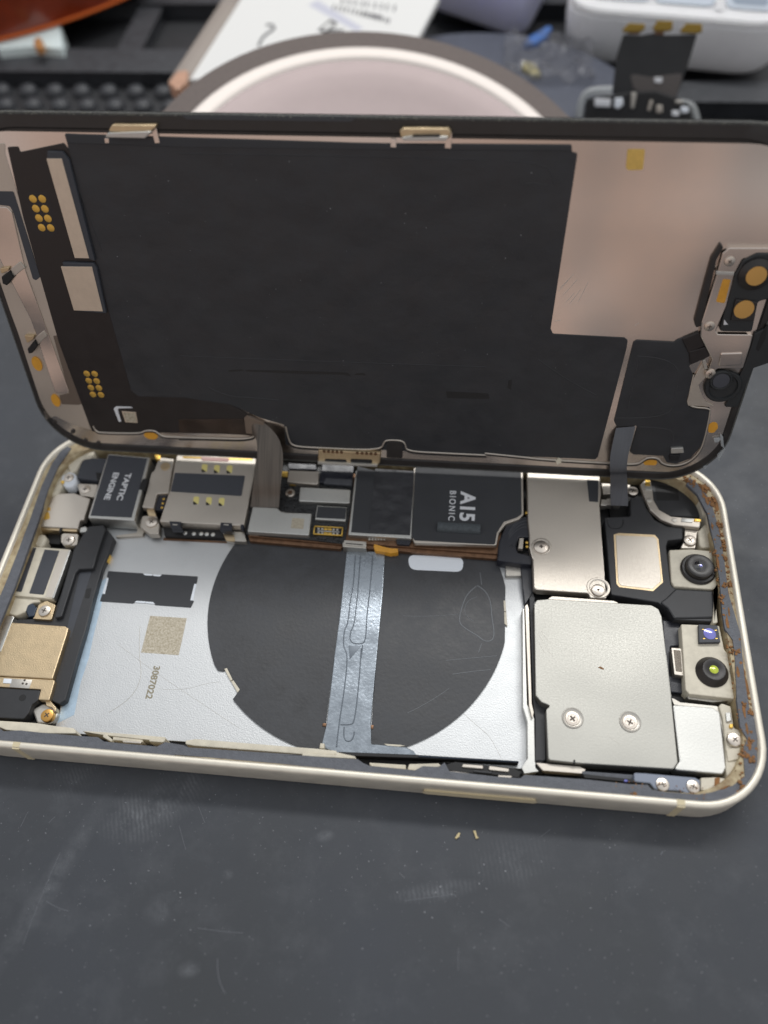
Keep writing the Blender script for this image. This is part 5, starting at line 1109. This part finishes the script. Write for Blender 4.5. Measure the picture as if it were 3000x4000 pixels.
# dismantled camera module with an upright flex and three gilt connectors
ORI = Vector((*TB.px(2490, 480, .6), 0))
mod = empty('camera_module', Matrix.Translation(ORI), 'loose black part with an upright ribbon ending in three gilt connectors', 'phone part')
n2 = (CAM - ORI); n2.z = 0; n2.normalize()
tilt = Vector((0, 0, 1))*.88 - n2*.47; tilt.normalize()
MF = Frame(ORI + Vector((0, 0, .3)), Vector((-n2.y, n2.x, 0)), tilt)
if MF.n.dot(CAM - MF.o) < 0: MF = Frame(ORI + Vector((0, 0, .3)), Vector((n2.y, -n2.x, 0)), tilt)
def mp(name, c, pts, w1, w0, m, r=0, bev=.01):
    o = prism(name, mod, m if not isinstance(m, str) else M[m], rnd(tr(MF, c, pts, w1), r) if r else tr(MF, c, pts, w1), w0, w1, bev)
    o.matrix_parent_inverse = Matrix.Translation(-ORI) @ MF.mat
    return o
M['flexdark'] = mat('black_flex', '#222325', .45, 0, 8, .05, .15, 2)
mp('ribbon', 'R', [(555, 262), (690, 270), (790, 250), (870, 268), (1120, 262), (1050, 490), (955, 760), (470, 720), (500, 440)], .02, -.01, 'flexdark', .05)
mp('ribbon_sheen', 'R', [(600, 560), (760, 590), (860, 575), (1010, 560), (960, 745), (780, 710), (640, 690)], .03, .0, mat('grey_flex', '#5b5654', .35, .3), .1)
for pts in ([(545, 225), (600, 175), (722, 182), (720, 220), (690, 245), (560, 248)], [(778, 215), (815, 155), (935, 160), (930, 225), (900, 240), (790, 238)], [(985, 235), (1035, 178), (1158, 182), (1158, 245), (1110, 258), (1000, 252)]):
    mp('gilt_connector', 'R', pts, .12, -.03, mat('dull_gilt', '#8d7433', .4, .6), .04, .03)
for pts in ([(590, 238), (680, 240), (680, 262), (590, 260)], [(795, 238), (870, 240), (862, 268), (795, 262)]):
    mp('copper_pad', 'R', pts, .05, -.01, 'copper', .02, .01)
mp('white_spot', 'R', [(790, 590), (855, 590), (850, 632), (795, 630)], .05, .0, 'white', .03, .01)
mp('module_body', 'R', [(270, 760), (330, 740), (480, 725), (620, 700), (800, 690), (950, 740), (1060, 790), (1080, 950), (250, 950)], .25, -.5, 'deep', .1, .05)
for pts, m_2 in (([(335, 750), (460, 755), (455, 818), (335, 812)], 'white'), ([(490, 750), (550, 745), (555, 800), (520, 830), (485, 820)], 'pill'), ([(615, 700), (660, 710), (635, 830), (612, 830)], 'steel'),
                 ([(760, 760), (785, 765), (760, 850), (735, 845)], 'steel_w'), ([(805, 800), (855, 800), (855, 860), (805, 865)], 'steel_w'), ([(925, 840), (985, 845), (980, 890), (925, 885)], 'white'), ([(990, 810), (1050, 815), (1055, 860), (1000, 865)], 'pill'), ([(950, 760), (1010, 765), (1005, 795), (950, 790)], 'steel')):
    mp('body_glint', 'R', pts, .30, .1, m_2, .04, .03)  # glints on the black body put in as white and steel patches
cl_ = wire('clear_frame', mod, mat('clear_acrylic', '#b9bdbd', .12, 0, alpha=.5, coat=.5), [(*p, .15) for p in tr(MF, 'R', [(215, 960), (225, 800), (270, 710), (360, 690), (470, 692)], .15)], .13)
cl_.matrix_parent_inverse = Matrix.Translation(-ORI) @ MF.mat
cl_ = wire('clear_frame', mod, bpy.data.materials['clear_acrylic'], [(*p, .15) for p in tr(MF, 'R', [(960, 780), (1060, 790), (1105, 840), (1125, 960)], .15)], .10)
cl_.matrix_parent_inverse = Matrix.Translation(-ORI) @ MF.mat
# amber tape roll and a pale scrap at the far left corner
q = TB.px(-150, -360, .35)
roll = empty('tape_roll', Matrix.Translation(Vector((q[0], q[1], 0))), 'dark amber tape roll standing in the far left corner', 'tape')
M['amber'] = mat('dark_amber', '#7a2f16', .25, 0, 5, .03, .2, 1.2, coat=.5)
edge_ = TB.px(150, 118, .35); Rr = (Vector(edge_) - Vector(q)).length
lathe('winding', roll, M['amber'], 0, 0, [(Rr*.5, .32), (Rr*.97, .32), (Rr, .4), (Rr, 2.85), (Rr*.97, 3.0), (Rr*.55, 3.0), (Rr*.5, 2.9), (Rr*.5, .32)], 96)
lathe('bright_edge', roll, mat('orange_edge', '#c2602a', .25, 0, coat=.5), 0, 0, [(Rr*.97, .30), (Rr*1.005, .33), (Rr*1.012, .42), (Rr*.99, .46)], 96)
prop(prism('white_scrap', None, mat('pale_teal_white', '#cfdcdc', .5), rnd(tr(TB, 'Q', [(-30, 300), (340, 200), (515, 185), (540, 418), (440, 412), (300, 395), (-30, 425)], .3), .1), -.54, .3, .06), 'pale teal white packet lying under the amber tape roll', 'packet')
prop(prism('copper_bead', None, mat('copper_bead', '#c08a56', .4, .4), rnd(tr(TB, 'Q', [(300, 320), (345, 310), (372, 360), (360, 405), (300, 405), (290, 370)], .55), .1), .28, .55, .1), 'small copper coloured bead on the pale packet', 'bead')
# loose straw-coloured flakes and crumbs on the mat in front
M['flake'] = mat('straw_flake', '#c2b38a', .7, 0, 30, .2, .2, 20)
flk = (('T', [(306, 522), (322, 500), (330, 502), (325, 518), (312, 528)], 'small straw coloured flake on the mat, the left one below the power key'), ('T', [(385, 492), (396, 490), (402, 515), (410, 522), (398, 528)], 'small straw coloured flake on the mat, the right one below the power key'))
for c_, pts, lb in flk:
    o = prism('flake', None, M['flake'], tr(TB, c_, pts, .03), .001, .035, .008); prop(o, lb, 'flake', 'straw coloured flakes on the mat')
bm = bmesh.new()
M['lint'] = mat('pale_lint', '#8f9196', .8)
def cr2(x, y, r, c='P'):
    q = tr(TB, c, [(x, y)], 0)[0]; n = random.choice((4, 5, 6)); a0 = random.random()*6; el_ = random.uniform(.4, 1); ro = random.random()*3
    vs = []
    for k in range(n):
        a = a0 + 2*math.pi*k/n; u, v = r*math.cos(a), r*el_*math.sin(a); vs.append((q[0] + u*math.cos(ro) - v*math.sin(ro), q[1] + u*math.sin(ro) + v*math.cos(ro)))
    add_prism(bm, vs, .0005, .002 + r*.5, 0)
for k in range(300):
    cr2(random.uniform(0, 3000), random.uniform(3080, 4000), random.choice((.003, .004, .005, .008)))
for cx, cy, n, s_ in ((1700, 3470, 26, 70), (1960, 3380, 20, 60), (1780, 3560, 16, 50), (640, 3390, 12, 60), (420, 3430, 12, 40), (1120, 3280, 10, 60), (700, 3540, 10, 60), (1400, 3360, 10, 40), (2370, 3500, 8, 20)):
    for k in range(n//2): cr2(random.gauss(cx, s_), random.gauss(cy, s_*.5), random.choice((.004, .006, .009, .014)))
prop(link('lint_specks', newmesh(bm, 'lint_specks'), M['lint'], None), 'pale lint specks scattered over the dark mat', kind='stuff')
